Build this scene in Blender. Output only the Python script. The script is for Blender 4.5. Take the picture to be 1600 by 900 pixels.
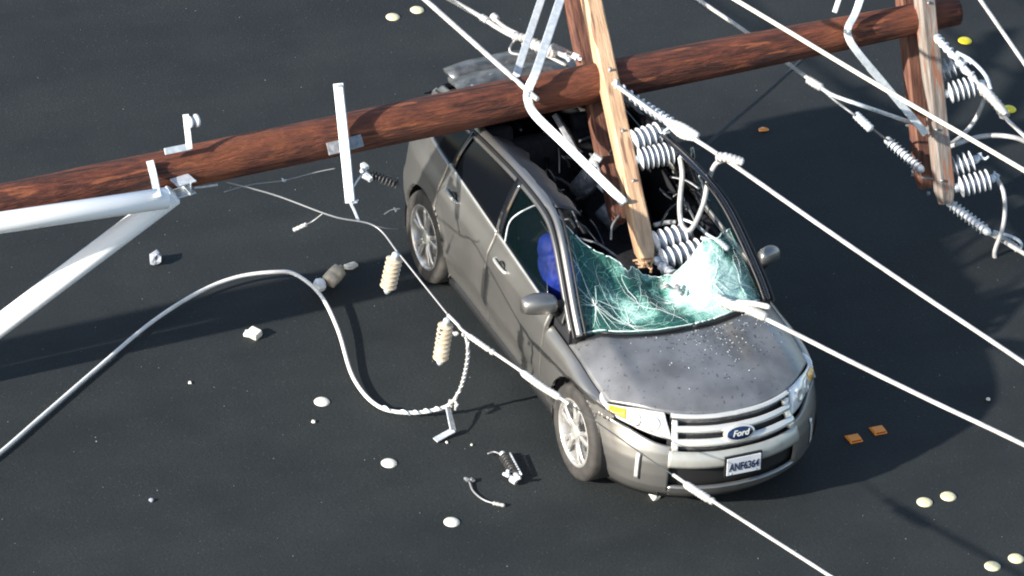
import bpy, bmesh, math, random
import numpy as np
from mathutils import Vector, Matrix, noise

for o in list(bpy.data.objects): bpy.data.objects.remove(o)
random.seed(7)
V = Vector
sc = bpy.context.scene
col = sc.collection

# ------------------------------------------------------------------ camera
CAM_C = V((30.27543274, -15.65277008, 22.43551556)); CAM_F = 8306.089579
AZ, EL, ROLL = -0.455848054, 0.571492386, 0.0743739949
fw = -V((math.cos(EL)*math.cos(AZ), math.cos(EL)*math.sin(AZ), math.sin(EL)))
r0 = fw.cross(V((0, 0, 1))).normalized(); u0 = r0.cross(fw)
RT = math.cos(ROLL)*r0 + math.sin(ROLL)*u0
UP = -math.sin(ROLL)*r0 + math.cos(ROLL)*u0
cd = bpy.data.cameras.new('camera'); cam = bpy.data.objects.new('camera', cd); col.objects.link(cam)
m = Matrix((RT, UP, -fw)).transposed().to_4x4(); m.translation = CAM_C
cam.matrix_world = m
cd.sensor_width = 36; cd.lens = CAM_F/1600*36; cd.clip_start = 1; cd.clip_end = 2000
sc.camera = cam

# ------------------------------------------------------------------ light
SUN_EL = math.radians(24)
hd = V((0.18, -1.0, 0)).normalized()                # horizontal direction towards the sun
to_sun = V((hd.x*math.cos(SUN_EL), hd.y*math.cos(SUN_EL), math.sin(SUN_EL)))
w = bpy.data.worlds.new('World'); sc.world = w; w.use_nodes = True
nt = w.node_tree; nt.nodes.clear()
sky = nt.nodes.new('ShaderNodeTexSky'); sky.sky_type = 'NISHITA'; sky.sun_disc = False
sky.sun_elevation = SUN_EL; sky.sun_rotation = math.atan2(hd.x, hd.y)
bg = nt.nodes.new('ShaderNodeBackground'); bg.inputs[1].default_value = 0.13
ow = nt.nodes.new('ShaderNodeOutputWorld')
nt.links.new(sky.outputs[0], bg.inputs[0]); nt.links.new(bg.outputs[0], ow.inputs[0])
sl = bpy.data.lights.new('sun', 'SUN'); sl.energy = 5.0; sl.angle = math.radians(1.1); sl.color = (1.0, 0.95, 0.87)
so = bpy.data.objects.new('sun', sl); col.objects.link(so)
so.rotation_euler = to_sun.to_track_quat('Z', 'Y').to_euler(); so.location = to_sun*30
sc.view_settings.view_transform = 'Standard'; sc.view_settings.look = 'None'
sc.view_settings.exposure = 0.9; sc.view_settings.gamma = 1.0
sc.view_settings.use_curve_mapping = False
sc.render.engine = 'CYCLES'; sc.cycles.use_denoising = True
sc.cycles.filter_width = 2.0
sc.cycles.max_bounces = 8; sc.cycles.transparent_max_bounces = 16

# ------------------------------------------------------------------ helpers
def at(px, py, x=None, y=None, z=None):
    """world point of a photo pixel on the plane x=, y= or z="""
    d = fw + RT*((px-800)/CAM_F) - UP*((py-450)/CAM_F)
    i, v = (0, x) if x is not None else (1, y) if y is not None else (2, z)
    return CAM_C + d*((v-CAM_C[i])/d[i])

def near(px, py, A, B):
    """point of a photo pixel's sight line where it passes closest to the line A-B"""
    d = (fw + RT*((px-800)/CAM_F) - UP*((py-450)/CAM_F)).normalized(); e = (B-A).normalized(); w_ = CAM_C-A
    b_ = d.dot(e); dd = d.dot(w_); ee = e.dot(w_); t = (b_*ee-dd)/(1-b_*b_)
    return CAM_C+d*t

def tag(o, label, cat, group=None, kind=None):
    if label: o['label'] = label
    if cat: o['category'] = cat
    if group: o['group'] = group
    if kind: o['kind'] = kind
    return o
def thing(name, label, cat, loc=(0, 0, 0), group=None):
    o = bpy.data.objects.new(name, None); col.objects.link(o); o.location = loc
    o.empty_display_size = .1
    return tag(o, label, cat, group)
def link(name, bm, mat, parent=None, smooth=True, recalc=True, label=None):
    me = bpy.data.meshes.new(name)
    if recalc: bmesh.ops.recalc_face_normals(bm, faces=bm.faces)
    if parent is not None:
        bm.transform(Matrix.Translation(-wloc(parent)))
    bm.to_mesh(me); bm.free()
    for p in me.polygons: p.use_smooth = smooth
    o = bpy.data.objects.new(name, me); col.objects.link(o)
    for mm in (mat if isinstance(mat, (list, tuple)) else [mat]): me.materials.append(mm)
    if parent is not None: o.parent = parent
    if label: o['label'] = label
    return o
def wloc(o):
    l = V(o.location)
    return l if o.parent is None else l + wloc(o.parent)
def split_loose(o):
    """each connected piece of a mesh becomes an object of its own"""
    bm = bmesh.new(); bm.from_mesh(o.data); bm.verts.ensure_lookup_table(); seen = {}; k = 0
    for v in bm.verts:
        if v in seen: continue
        st = [v]; seen[v] = k
        while st:
            q = st.pop()
            for e in q.link_edges:
                w_ = e.other_vert(q)
                if w_ not in seen: seen[w_] = k; st.append(w_)
        k += 1
    idx = {v.index: seen[v] for v in bm.verts}; bm.free()
    base = o.name.split('.')[0]
    for j in range(1, k):
        b2 = bmesh.new(); b2.from_mesh(o.data); b2.verts.ensure_lookup_table()
        bmesh.ops.delete(b2, geom=[v for v in b2.verts if idx[v.index] != j], context='VERTS')
        me = bpy.data.meshes.new(base); b2.to_mesh(me); b2.free()
        for mm in o.data.materials: 
            if me.materials.find(mm.name) < 0: me.materials.append(mm)
        c = o.copy(); c.data = me; c.name = base; col.objects.link(c); c.parent = o.parent
    b2 = bmesh.new(); b2.from_mesh(o.data); b2.verts.ensure_lookup_table()
    bmesh.ops.delete(b2, geom=[v for v in b2.verts if idx[v.index] != 0], context='VERTS'); b2.to_mesh(o.data); b2.free()
def mod_bevel(o, wd=.005, seg=2):
    b = o.modifiers.new('bevel', 'BEVEL'); b.width = wd; b.segments = seg; b.limit_method = 'ANGLE'; b.angle_limit = math.radians(40)
    return o

def box(bm, c, s, rot=None):
    """box centre c, full size s, rot = 3x3/4x4 matrix"""
    mtx = Matrix.Translation(V(c)) @ ((rot.to_4x4()) if rot is not None else Matrix()) @ Matrix.Diagonal((s[0], s[1], s[2], 1))
    return bmesh.ops.create_cube(bm, size=1, matrix=mtx)
def frame(d, hint=V((0, 0, 1))):
    """rotation with local X along d"""
    x = V(d).normalized(); y = hint.cross(x)
    if y.length < 1e-4: y = V((0, 1, 0)).cross(x)
    y.normalize(); z = x.cross(y)
    return Matrix((x, y, z)).transposed()
def bar(bm, a, b, wd, th, hint=V((0, 0, 1))):
    a = V(a); b = V(b)
    return box(bm, (a+b)/2, ((b-a).length, wd, th), frame(b-a, hint))
def ring_loft(bm, rings, closed=True, cap=True):
    vs = [[bm.verts.new(p) for p in r] for r in rings]
    n = len(vs[0])
    for i in range(len(vs)-1):
        for j in range(n if closed else n-1):
            k = (j+1) % n
            bm.faces.new((vs[i][j], vs[i][k], vs[i+1][k], vs[i+1][j]))
    if cap and closed:
        bm.faces.new(vs[0][::-1]); bm.faces.new(vs[-1])
    return vs
def lathe(bm, a, b, prof, n=24):
    """profile of (t 0..1 or beyond along a->b, radius)"""
    a = V(a); b = V(b); R = frame(b-a); y = R.col[1]; z = R.col[2]
    rings = []
    for t, r in prof:
        c = a + (b-a)*t
        rings.append([c + y*(r*math.cos(2*math.pi*k/n)) + z*(r*math.sin(2*math.pi*k/n)) for k in range(n)])
    return ring_loft(bm, rings)
def catmull(pts, sub=8):
    pts = [V(p) for p in pts]
    if len(pts) < 3: return [pts[0].lerp(pts[-1], i/sub) for i in range(sub+1)]
    P = [pts[0]*2-pts[1]] + pts + [pts[-1]*2-pts[-2]]
    out = []
    for i in range(1, len(P)-2):
        for k in range(sub):
            t = k/sub; p0, p1, p2, p3 = P[i-1:i+3]
            out.append(.5*((2*p1)+(p2-p0)*t+(2*p0-5*p1+4*p2-p3)*t*t+(3*p1-p0-3*p2+p3)*t**3))
    out.append(pts[-1]); return out
def tube(bm, path, r, n=10, radf=None):
    path = [V(p) for p in path]
    rings = []; up = V((.13, .21, 1)).normalized()
    dist = 0
    for i, p in enumerate(path):
        t = (path[min(i+1, len(path)-1)]-path[max(i-1, 0)]).normalized()
        s = up.cross(t)
        if s.length < 1e-3: s = V((1, 0, 0)).cross(t)
        s.normalize(); u = t.cross(s); up = u
        if i: dist += (p-path[i-1]).length
        rr = r*(radf(dist, i/(len(path)-1)) if radf else 1)
        rings.append([p + s*(rr*math.cos(2*math.pi*k/n)) + u*(rr*math.sin(2*math.pi*k/n)) for k in range(n)])
    return ring_loft(bm, rings)
def sag(a, b, s, n=40):
    a = V(a); b = V(b)
    return [a.lerp(b, i/n) - V((0, 0, s*4*(i/n)*(1-i/n))) for i in range(n+1)]
def helix(path, r, pitch, per=8):
    """spiral wound on a path"""
    out = []; L = 0; up = V((0, 0, 1))
    pts = []
    for i in range(len(path)-1):
        d = path[i+1]-path[i]; k = max(1, int(d.length/(pitch/per)))
        for j in range(k): pts.append((path[i]+d*(j/k), d.normalized()))
    for i, (p, t) in enumerate(pts):
        s = up.cross(t).normalized(); u = t.cross(s); a = 2*math.pi*i/per
        out.append(p+s*r*math.cos(a)+u*r*math.sin(a))
    return out

# ------------------------------------------------------------------ materials
def mat(name, base=(.5, .5, .5), rough=.5, metal=0., coat=0., spec=.5, **kw):
    mt = bpy.data.materials.new(name); mt.use_nodes = True
    b = mt.node_tree.nodes['Principled BSDF']
    b.inputs['Base Color'].default_value = (*base, 1); b.inputs['Roughness'].default_value = rough
    b.inputs['Metallic'].default_value = metal; b.inputs['Coat Weight'].default_value = coat
    b.inputs['Coat Roughness'].default_value = .08
    b.inputs['Specular IOR Level'].default_value = spec
    for k, v in kw.items(): b.inputs[k.replace('_', ' ')].default_value = v
    return mt
def nodes(mt): return mt.node_tree.nodes, mt.node_tree.links, mt.node_tree.nodes['Principled BSDF']
def mottled(name, c1, c2, scale=8, rough=.6, stretch=(1, 1, 1), detail=6, bump=.0, bscale=60, lo=.35, hi=.65, c3=None, metal=0., coat=0., c3scale=40, c3t=.62, rvar=.0):
    """two-tone procedural surface: noise mixes c1..c2, optional sparse spots c3, bump"""
    mt = mat(name, c1, rough, metal, coat); N, L, b = nodes(mt)
    tc = N.new('ShaderNodeTexCoord'); mp = N.new('ShaderNodeMapping'); mp.inputs['Scale'].default_value = stretch
    L.new(tc.outputs['Object'], mp.inputs[0])
    nz = N.new('ShaderNodeTexNoise'); nz.inputs['Scale'].default_value = scale; nz.inputs['Detail'].default_value = detail
    L.new(mp.outputs[0], nz.inputs['Vector'])
    cr = N.new('ShaderNodeValToRGB'); cr.color_ramp.elements[0].position = lo; cr.color_ramp.elements[1].position = hi
    cr.color_ramp.elements[0].color = (*c1, 1); cr.color_ramp.elements[1].color = (*c2, 1)
    L.new(nz.outputs['Fac'], cr.inputs[0]); out = cr.outputs[0]
    if c3:
        n2 = N.new('ShaderNodeTexNoise'); n2.inputs['Scale'].default_value = c3scale; n2.inputs['Detail'].default_value = 3
        L.new(mp.outputs[0], n2.inputs['Vector'])
        r2 = N.new('ShaderNodeValToRGB'); r2.color_ramp.elements[0].position = c3t; r2.color_ramp.elements[1].position = c3t+.05
        mx = N.new('ShaderNodeMix'); mx.data_type = 'RGBA'; L.new(n2.outputs['Fac'], r2.inputs[0]); L.new(r2.outputs[0], mx.inputs[0])
        L.new(out, mx.inputs[6]); mx.inputs[7].default_value = (*c3, 1); out = mx.outputs[2]
    L.new(out, b.inputs['Base Color'])
    if rvar:
        mr = N.new('ShaderNodeMapRange'); mr.inputs[3].default_value = rough-rvar; mr.inputs[4].default_value = rough+rvar
        L.new(nz.outputs['Fac'], mr.inputs[0]); L.new(mr.outputs[0], b.inputs['Roughness'])
    if bump:
        n3 = N.new('ShaderNodeTexNoise'); n3.inputs['Scale'].default_value = bscale; n3.inputs['Detail'].default_value = 5
        L.new(mp.outputs[0], n3.inputs['Vector'])
        bp = N.new('ShaderNodeBump'); bp.inputs['Strength'].default_value = bump; bp.inputs['Distance'].default_value = .02
        L.new(n3.outputs['Fac'], bp.inputs['Height']); L.new(bp.outputs[0], b.inputs['Normal'])
    return mt

M = {}
M['paint'] = mottled('grey_car_paint', (.265, .258, .244), (.305, .296, .280), 3, rough=.40, metal=.82, coat=.45, rvar=.05)
M['hood'] = mottled('dusty_hood_paint', (.19, .188, .186), (.31, .308, .305), 3.6, rough=.44, metal=.65, coat=.2, c3=(.13, .125, .12), c3scale=26, c3t=.64, rvar=.08)
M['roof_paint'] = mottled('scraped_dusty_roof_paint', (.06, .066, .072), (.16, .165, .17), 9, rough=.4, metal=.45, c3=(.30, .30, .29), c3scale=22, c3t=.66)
M['black'] = mat('black_plastic', (.012, .012, .013), .5)
M['gloss'] = mat('black_gloss', (.008, .009, .012), .08, coat=.5)
M['roof_glass'] = mat('dusty_black_roof_glass', (.006, .008, .013), .55)
M['rubber'] = mottled('dusty_tyre_rubber', (.030, .028, .026), (.055, .050, .045), 12, rough=.8)
M['chrome'] = mottled('chrome', (.74, .73, .68), (.80, .79, .75), 6, rough=.22, metal=.45, coat=.5)
M['silver'] = mottled('silver_trim', (.42, .42, .38), (.50, .50, .46), 9, rough=.33, metal=.4)
M['rim'] = mottled('alloy_rim', (.46, .45, .43), (.62, .60, .57), 14, rough=.3, metal=.55, coat=.3)
M['rim_shade'] = M['rim']
M['dark_glass'] = mat('tinted_glass', (.003, .004, .006), .15, spec=.12)
M['interior'] = mottled('dark_interior', (.005, .006, .009), (.014, .014, .018), 9, rough=.8)
M['seat'] = mottled('seat_cloth', (.006, .006, .008), (.016, .016, .02), 30, rough=.9, bump=.3)
M['blue'] = mottled('blue_cloth', (.0, .012, .14), (.0, .026, .30), 3, rough=.7, bump=.5, bscale=9)
M['wood_pole'] = mottled('stained_shaded_pole_wood', (.044, .013, .008), (.170, .046, .021), 6, rough=.75, stretch=(5.5, .65, 5.5), detail=6, bump=1.0, bscale=14, lo=.36, hi=.7, c3=(.24, .075, .03), c3scale=3.0, c3t=.62)  # dark mottling mixes wood tone with shadow bands painted into the colour
def drying_cracks(mt_):
    N, L, b = nodes(mt_); src = b.inputs['Base Color'].links[0].from_socket
    tc = N.new('ShaderNodeTexCoord'); mp = N.new('ShaderNodeMapping'); mp.inputs['Scale'].default_value = (26, .55, 26); L.new(tc.outputs['Object'], mp.inputs[0])
    n = N.new('ShaderNodeTexNoise'); n.inputs['Scale'].default_value = 1; n.inputs['Detail'].default_value = 3; L.new(mp.outputs[0], n.inputs['Vector'])
    r = N.new('ShaderNodeMapRange'); r.inputs[1].default_value = .60; r.inputs[2].default_value = .66; r.inputs[4].default_value = .85; L.new(n.outputs['Fac'], r.inputs[0])
    m1 = N.new('ShaderNodeMix'); m1.data_type = 'RGBA'; L.new(r.outputs[0], m1.inputs[0]); L.new(src, m1.inputs[6]); m1.inputs[7].default_value = (.016, .007, .005, 1)
    n2 = N.new('ShaderNodeTexNoise'); n2.inputs['Scale'].default_value = 1.6; n2.inputs['Detail'].default_value = 5; L.new(tc.outputs['Object'], n2.inputs['Vector'])
    r2 = N.new('ShaderNodeMapRange'); r2.inputs[1].default_value = .52; r2.inputs[2].default_value = .70; r2.inputs[4].default_value = .55; L.new(n2.outputs['Fac'], r2.inputs[0])
    m2 = N.new('ShaderNodeMix'); m2.data_type = 'RGBA'; L.new(r2.outputs[0], m2.inputs[0]); L.new(m1.outputs[2], m2.inputs[6]); m2.inputs[7].default_value = (.25, .075, .03, 1)
    L.new(m2.outputs[2], b.inputs['Base Color'])
drying_cracks(M['wood_pole'])
M['wood_dark'] = mottled('dark_wood_end', (.02, .008, .006), (.05, .02, .012), 20, rough=.9)
M['wood_tan'] = mottled('weathered_tan_timber', (.45, .27, .15), (.64, .44, .27), 4, rough=.7, stretch=(1.2, 9, 1.2), detail=8, bump=.3, bscale=12, c3=(.26, .14, .085), c3scale=2.2, c3t=.58)
M['wood_red'] = mottled('reddish_timber', (.075, .028, .018), (.21, .09, .055), 5, rough=.75, stretch=(1.2, 9, 1.2), detail=8, bump=.3, bscale=12)
M['wood_grey'] = mottled('grey_timber', (.15, .12, .10), (.30, .26, .225), 4, rough=.8, stretch=(1.2, 9, 1.2), detail=8, bump=.3, bscale=12, c3=(.27, .12, .07), c3scale=3, c3t=.56)
M['galv'] = mottled('galvanised_steel', (.52, .56, .58), (.70, .74, .76), 25, rough=.45, metal=.35)
M['galv_dark'] = mottled('dull_steel', (.16, .17, .18), (.3, .3, .31), 25, rough=.5, metal=.4)
M['wire'] = mottled('bare_aluminium_cable', (.38, .37, .35), (.62, .60, .57), 9, rough=.5, metal=.15, bump=.3, bscale=200)
M['wire_white'] = mottled('white_sheathed_cable', (.72, .70, .66), (.84, .82, .78), 9, rough=.5)
M['wire_cream'] = mottled('cream_cable', (.62, .56, .46), (.74, .68, .57), 30, rough=.5)
M['wire_grey'] = mat('grey_steel_strand', (.33, .33, .33), .45, metal=.4)
M['wire_dark'] = mat('dark_cable', (.035, .04, .045), .5)
M['porcelain'] = mottled('pale_grey_porcelain', (.50, .52, .54), (.64, .66, .68), 20, rough=.3)
M['porcelain_beige'] = mottled('beige_porcelain', (.40, .33, .23), (.60, .52, .40), 20, rough=.45)
M['dark_insul'] = mottled('dark_polymer', (.03, .03, .032), (.08, .075, .07), 20, rough=.5)
M['white_arm'] = mottled('white_fibreglass', (.86, .86, .84), (.90, .90, .88), 3, rough=.45)
M['dot'] = mottled('white_ceramic_marker', (.66, .64, .54), (.80, .78, .68), 40, rough=.4)
M['dot_cream'] = mottled('cream_ceramic_marker', (.66, .58, .34), (.80, .72, .45), 40, rough=.4)
M['dot_yellow'] = mottled('yellow_ceramic_marker', (.82, .68, .02), (.88, .76, .04), 40, rough=.4)
M['amber'] = mat('amber_reflector', (.90, .30, .03), .25, coat=.5)
M['amber_dark'] = mat('amber_reflector_face', (.40, .02, .005), .2)
M['turn_amber'] = mat('turn_signal_amber', (.80, .38, .02), .2, coat=.6)
M['lens'] = mottled('headlamp_lens', (.70, .69, .67), (.86, .85, .82), 22, rough=.12, metal=.15, coat=1.)
M['plate'] = mottled('white_plate', (.50, .52, .56), (.60, .62, .65), 6, rough=.4)
M['plate_ink'] = mat('plate_dark_ink', (.01, .015, .05), .5)
M['emblem_blue'] = mat('emblem_dark_blue', (.008, .02, .07), .2, coat=.5)
M['red_lens'] = mat('red_lens', (.35, .012, .04), .25, coat=.5)
M['stone'] = mottled('grey_blue_stone', (.16, .18, .22), (.34, .36, .40), 25, rough=.8)
M['pale_chip'] = mottled('pale_broken_ceramic', (.62, .60, .50), (.75, .73, .64), 25, rough=.6)
M['shard'] = mat('glass_crumb', (.45, .50, .49), .2)

# ground: dark asphalt, two-scale mottling, aggregate specks
def asphalt():
    mt = mat('asphalt', (.04, .04, .04), .85); N, L, b = nodes(mt)
    tc = N.new('ShaderNodeTexCoord')
    def nz(s, d=5, vec=None, rough=.55):
        n = N.new('ShaderNodeTexNoise'); n.inputs['Scale'].default_value = s; n.inputs['Detail'].default_value = d; n.inputs['Roughness'].default_value = rough
        L.new(vec or tc.outputs['Object'], n.inputs['Vector']); return n
    mp = N.new('ShaderNodeMapping'); mp.inputs['Scale'].default_value = (.9, .25, 1); L.new(tc.outputs['Object'], mp.inputs[0])
    a = nz(1.1, 6, mp.outputs[0]); c = nz(2.2, 6); f = nz(48, 4); v = N.new('ShaderNodeTexVoronoi'); v.inputs['Scale'].default_value = 60
    L.new(tc.outputs['Object'], v.inputs['Vector'])
    r = N.new('ShaderNodeValToRGB'); e = r.color_ramp.elements
    e[0].position = .40; e[0].color = (.0045, .0078, .0095, 1); e[1].position = .60; e[1].color = (.0118, .0158, .0166, 1)
    mx = N.new('ShaderNodeMix'); mx.data_type = 'FLOAT'; mx.inputs[0].default_value = .35
    L.new(a.outputs['Fac'], mx.inputs[2]); L.new(c.outputs['Fac'], mx.inputs[3]); L.new(mx.outputs[0], r.inputs[0])
    # fine grain
    g = N.new('ShaderNodeMix'); g.data_type = 'RGBA'; g.blend_type = 'MULTIPLY'; g.inputs[0].default_value = 1
    mr = N.new('ShaderNodeMapRange'); mr.inputs[1].default_value = .3; mr.inputs[2].default_value = .7; mr.inputs[3].default_value = .60; mr.inputs[4].default_value = 1.45
    L.new(f.outputs['Fac'], mr.inputs[0]); L.new(r.outputs[0], g.inputs[6]); L.new(mr.outputs[0], g.inputs[7])
    # sparse pale aggregate: only some voronoi cells, small spots
    lt = N.new('ShaderNodeMath'); lt.operation = 'LESS_THAN'; lt.inputs[1].default_value = .32; L.new(v.outputs['Distance'], lt.inputs[0])
    sx = N.new('ShaderNodeSeparateColor'); L.new(v.outputs['Color'], sx.inputs[0])
    gt = N.new('ShaderNodeMath'); gt.operation = 'GREATER_THAN'; gt.inputs[1].default_value = .965; L.new(sx.outputs[0], gt.inputs[0])
    ml = N.new('ShaderNodeMath'); ml.operation = 'MULTIPLY'; L.new(lt.outputs[0], ml.inputs[0]); L.new(gt.outputs[0], ml.inputs[1])
    m2 = N.new('ShaderNodeMix'); m2.data_type = 'RGBA'; L.new(ml.outputs[0], m2.inputs[0]); L.new(g.outputs[2], m2.inputs[6]); m2.inputs[7].default_value = (.04, .044, .044, 1)
    L.new(m2.outputs[2], b.inputs['Base Color'])
    bp = N.new('ShaderNodeBump'); bp.inputs['Strength'].default_value = .35; bp.inputs['Distance'].default_value = .01
    L.new(f.outputs['Fac'], bp.inputs['Height']); L.new(bp.outputs[0], b.inputs['Normal'])
    return mt
M['asphalt'] = asphalt()

# shattered laminated glass: crack web over greenish glass
def shattered():
    mt = mat('shattered_glass', (.3, .6, .55), .25, coat=.4); N, L, b = nodes(mt)
    tc = N.new('ShaderNodeTexCoord')
    wn = N.new('ShaderNodeTexNoise'); wn.inputs['Scale'].default_value = 3; wn.inputs['Detail'].default_value = 3; L.new(tc.outputs['Object'], wn.inputs['Vector'])
    vm = N.new('ShaderNodeMix'); vm.data_type = 'VECTOR'; vm.inputs[0].default_value = .20; L.new(tc.outputs['Object'], vm.inputs[4]); L.new(wn.outputs['Color'], vm.inputs[5])
    def edge(s, wd):
        v = N.new('ShaderNodeTexVoronoi'); v.feature = 'DISTANCE_TO_EDGE'; v.inputs['Scale'].default_value = s; L.new(vm.outputs[1], v.inputs['Vector'])
        r = N.new('ShaderNodeMapRange'); r.inputs[1].default_value = 0; r.inputs[2].default_value = wd; r.inputs[3].default_value = 1; r.inputs[4].default_value = 0
        L.new(v.outputs['Distance'], r.inputs[0]); return r.outputs[0]
    e1 = edge(11, .014); e2 = edge(36, .07); e3 = edge(90, .16)
    n = N.new('ShaderNodeTexNoise'); n.inputs['Scale'].default_value = 2.2; n.inputs['Detail'].default_value = 6; n.inputs['Roughness'].default_value = .55; L.new(vm.outputs[1], n.inputs['Vector'])
    sy = N.new('ShaderNodeSeparateXYZ'); L.new(tc.outputs['Object'], sy.inputs[0])
    by = N.new('ShaderNodeMapRange'); by.inputs[1].default_value = -.25; by.inputs[2].default_value = .30; by.inputs[3].default_value = -.03; by.inputs[4].default_value = .13; L.new(sy.outputs['Y'], by.inputs[0])
    ad = N.new('ShaderNodeMath'); L.new(n.outputs['Fac'], ad.inputs[0]); L.new(by.outputs[0], ad.inputs[1])
    fr = N.new('ShaderNodeMapRange'); fr.inputs[1].default_value = .46; fr.inputs[2].default_value = .60; L.new(ad.outputs[0], fr.inputs[0])
    def math_(op, a, c):
        q = N.new('ShaderNodeMath'); q.operation = op; q.use_clamp = True
        for i, s in enumerate((a, c)):
            if isinstance(s, float): q.inputs[i].default_value = s
            else: L.new(s, q.inputs[i])
        return q.outputs[0]
    web = math_('ADD', math_('MULTIPLY', e1, .5), math_('MULTIPLY', math_('ADD', math_('MULTIPLY', e2, .32), math_('MULTIPLY', e3, .22)), math_('ADD', fr.outputs[0], .38)))
    opac = math_('ADD', math_('MULTIPLY', fr.outputs[0], .55), web)
    cr = N.new('ShaderNodeValToRGB'); e = cr.color_ramp.elements
    e[0].position = 0.05; e[0].color = (.05, .24, .20, 1); e[1].position = 1; e[1].color = (.80, .93, .87, 1)
    k = e.new(.45); k.color = (.36, .76, .62, 1)
    L.new(opac, cr.inputs[0]); L.new(cr.outputs[0], b.inputs['Base Color'])
    al = N.new('ShaderNodeMapRange'); al.inputs[3].default_value = .30; al.inputs[4].default_value = 1.0; L.new(opac, al.inputs[0]); L.new(al.outputs[0], b.inputs['Alpha'])
    bp = N.new('ShaderNodeBump'); bp.inputs['Strength'].default_value = .3; bp.inputs['Distance'].default_value = .01; L.new(web, bp.inputs['Height']); L.new(bp.outputs[0], b.inputs['Normal'])
    return mt
M['shattered'] = shattered()
M['crack'] = mat('white_crushed_glass', (.80, .90, .86), .4)
M['side_glass'] = mat('clear_side_glass', (.005, .015, .018), .1, spec=.15, Alpha=.30)

# ------------------------------------------------------------------ ground
bm = bmesh.new()
bmesh.ops.create_grid(bm, x_segments=40, y_segments=40, size=400)
road = link('road', bm, M['asphalt'], smooth=False); tag(road, 'dark asphalt road surface under the crash scene', 'road', kind='structure')

# ==================================================================== CAR
car = thing('crashed_car', 'grey crossover car with smashed windshield and roof crushed under the fallen pole', 'car', (0, 0, 0))
# plan outline of the widest section, one side, front centre -> rear centre
OUT = catmull([V((a, b, 0)) for a, b in [(2.345, 0), (2.33, .2), (2.275, .4), (2.17, .6), (2.02, .76), (1.84, .855), (1.55, .905), (1.1, .915), (.5, .92), (-.5, .925), (-1.2, .925), (-1.7, .905), (-2.02, .84), (-2.2, .70), (-2.29, .5), (-2.33, .25), (-2.335, 0)]], 10)
SL = [0.]
for i in range(1, len(OUT)): SL.append(SL[-1]+(OUT[i]-OUT[i-1]).length)
SL = np.array(SL); OX = np.array([p.x for p in OUT]); OY = np.array([p.y for p in OUT])
STOT = SL[-1]
def o_at(s):
    x = float(np.interp(s, SL, OX)); y = float(np.interp(s, SL, OY))
    e = .02; s1 = min(s+e, STOT); s2 = max(s-e, 0)
    tx = np.interp(s1, SL, OX)-np.interp(s2, SL, OX); ty = np.interp(s1, SL, OY)-np.interp(s2, SL, OY)
    l = math.hypot(tx, ty); return x, y, ty/l, -tx/l      # outward normal (ty,-tx)
def s_x(x):      # side arclength of an x (y>0 side)
    return float(np.interp(-x, -OX, SL))
def s_yf(y):     # front arclength for a y
    k = np.argmax(OY > .9); return float(np.interp(y, OY[:k], SL[:k]))
SIDE = np.array([(.16, -.13), (.22, -.085), (.30, -.055), (.38, -.035), (.46, -.008), (.54, 0), (.74, .0), (.84, -.006), (.92, -.012), (.97, -.03), (1.03, -.055), (1.12, -.085), (1.22, -.115)])
FRNT = np.array([(.16, -.14), (.20, -.09), (.26, -.03), (.32, -.005), (.42, 0), (.52, -.005), (.60, -.025), (.66, -.05), (.74, -.095), (.80, -.12), (.86, -.145), (.90, -.175), (.95, -.23), (1.1, -.4)])
REAR = np.array([(.16, -.14), (.25, -.05), (.4, -.01), (.6, 0), (.68, -.03), (.9, -.06), (1.1, -.12), (1.3, -.22), (1.4, -.28)])
def sm(t): t = max(0, min(1, t)); return t*t*(3-2*t)
def S(s, z, sg=1, lift=0.):
    """point of the body wrap: s arclength (0 front centre), z height, sg side"""
    x, y, nx, ny = o_at(abs(s))
    side = float(np.interp(z, SIDE[:, 0], SIDE[:, 1])); fr = float(np.interp(z, FRNT[:, 0], FRNT[:, 1])); re = float(np.interp(z, REAR[:, 0], REAR[:, 1]))
    if nx >= 0: k = sm(nx/.75); off = side*(1-k)+fr*k
    else: k = sm(-nx/.8); off = side*(1-k)+re*k
    # wheel-arch flare
    for wx in (1.412, -1.412):
        d = math.hypot(x-wx, z-.37)
        if ny > .6: off += .014*max(0, 1-abs(d-.42)/.10)
    # scooped lower door
    if -1.0 < x < .85 and ny > .9:
        e = sm((x+1.0)/.3)*sm((.85-x)/.3); off -= .022*e*math.exp(-((z-.40)/.09)**2)
    off += lift
    return V((x+nx*off, (y+ny*off)*(sg if s >= 0 else -sg), z))
def patch(fn, nu, nv, depth=.02, bm=None):
    """grid surface fn(u,v); its border is folded inward to give the panel an edge"""
    bm = bm or bmesh.new()
    g = [[bm.verts.new(fn(i/nu, j/nv)) for j in range(nv+1)] for i in range(nu+1)]
    fs = []
    for i in range(nu):
        for j in range(nv): fs.append(bm.faces.new((g[i][j], g[i+1][j], g[i+1][j+1], g[i][j+1])))
    return bm, g
def fold(bm, centre, depth=.02):
    """extrude open borders towards the inside of the panel"""
    bm.normal_update()
    be = [e for e in bm.edges if e.is_boundary]
    nrm = {}
    for e in be:
        for v in e.verts:
            n = V((0, 0, 0))
            for f in v.link_faces: n += f.normal
            n.normalize()
            if n.dot(v.co-centre) < 0: n = -n
            nrm[v] = n
    r = bmesh.ops.extrude_edge_only(bm, edges=be)
    nv = [g for g in r['geom'] if isinstance(g, bmesh.types.BMVert)]
    bv = list(nrm.keys())
    for v in nv:
        o = min(bv, key=lambda q: (q.co-v.co).length_squared)
        v.co = v.co - nrm[o]*depth
CC = V((0, 0, .55))
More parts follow.
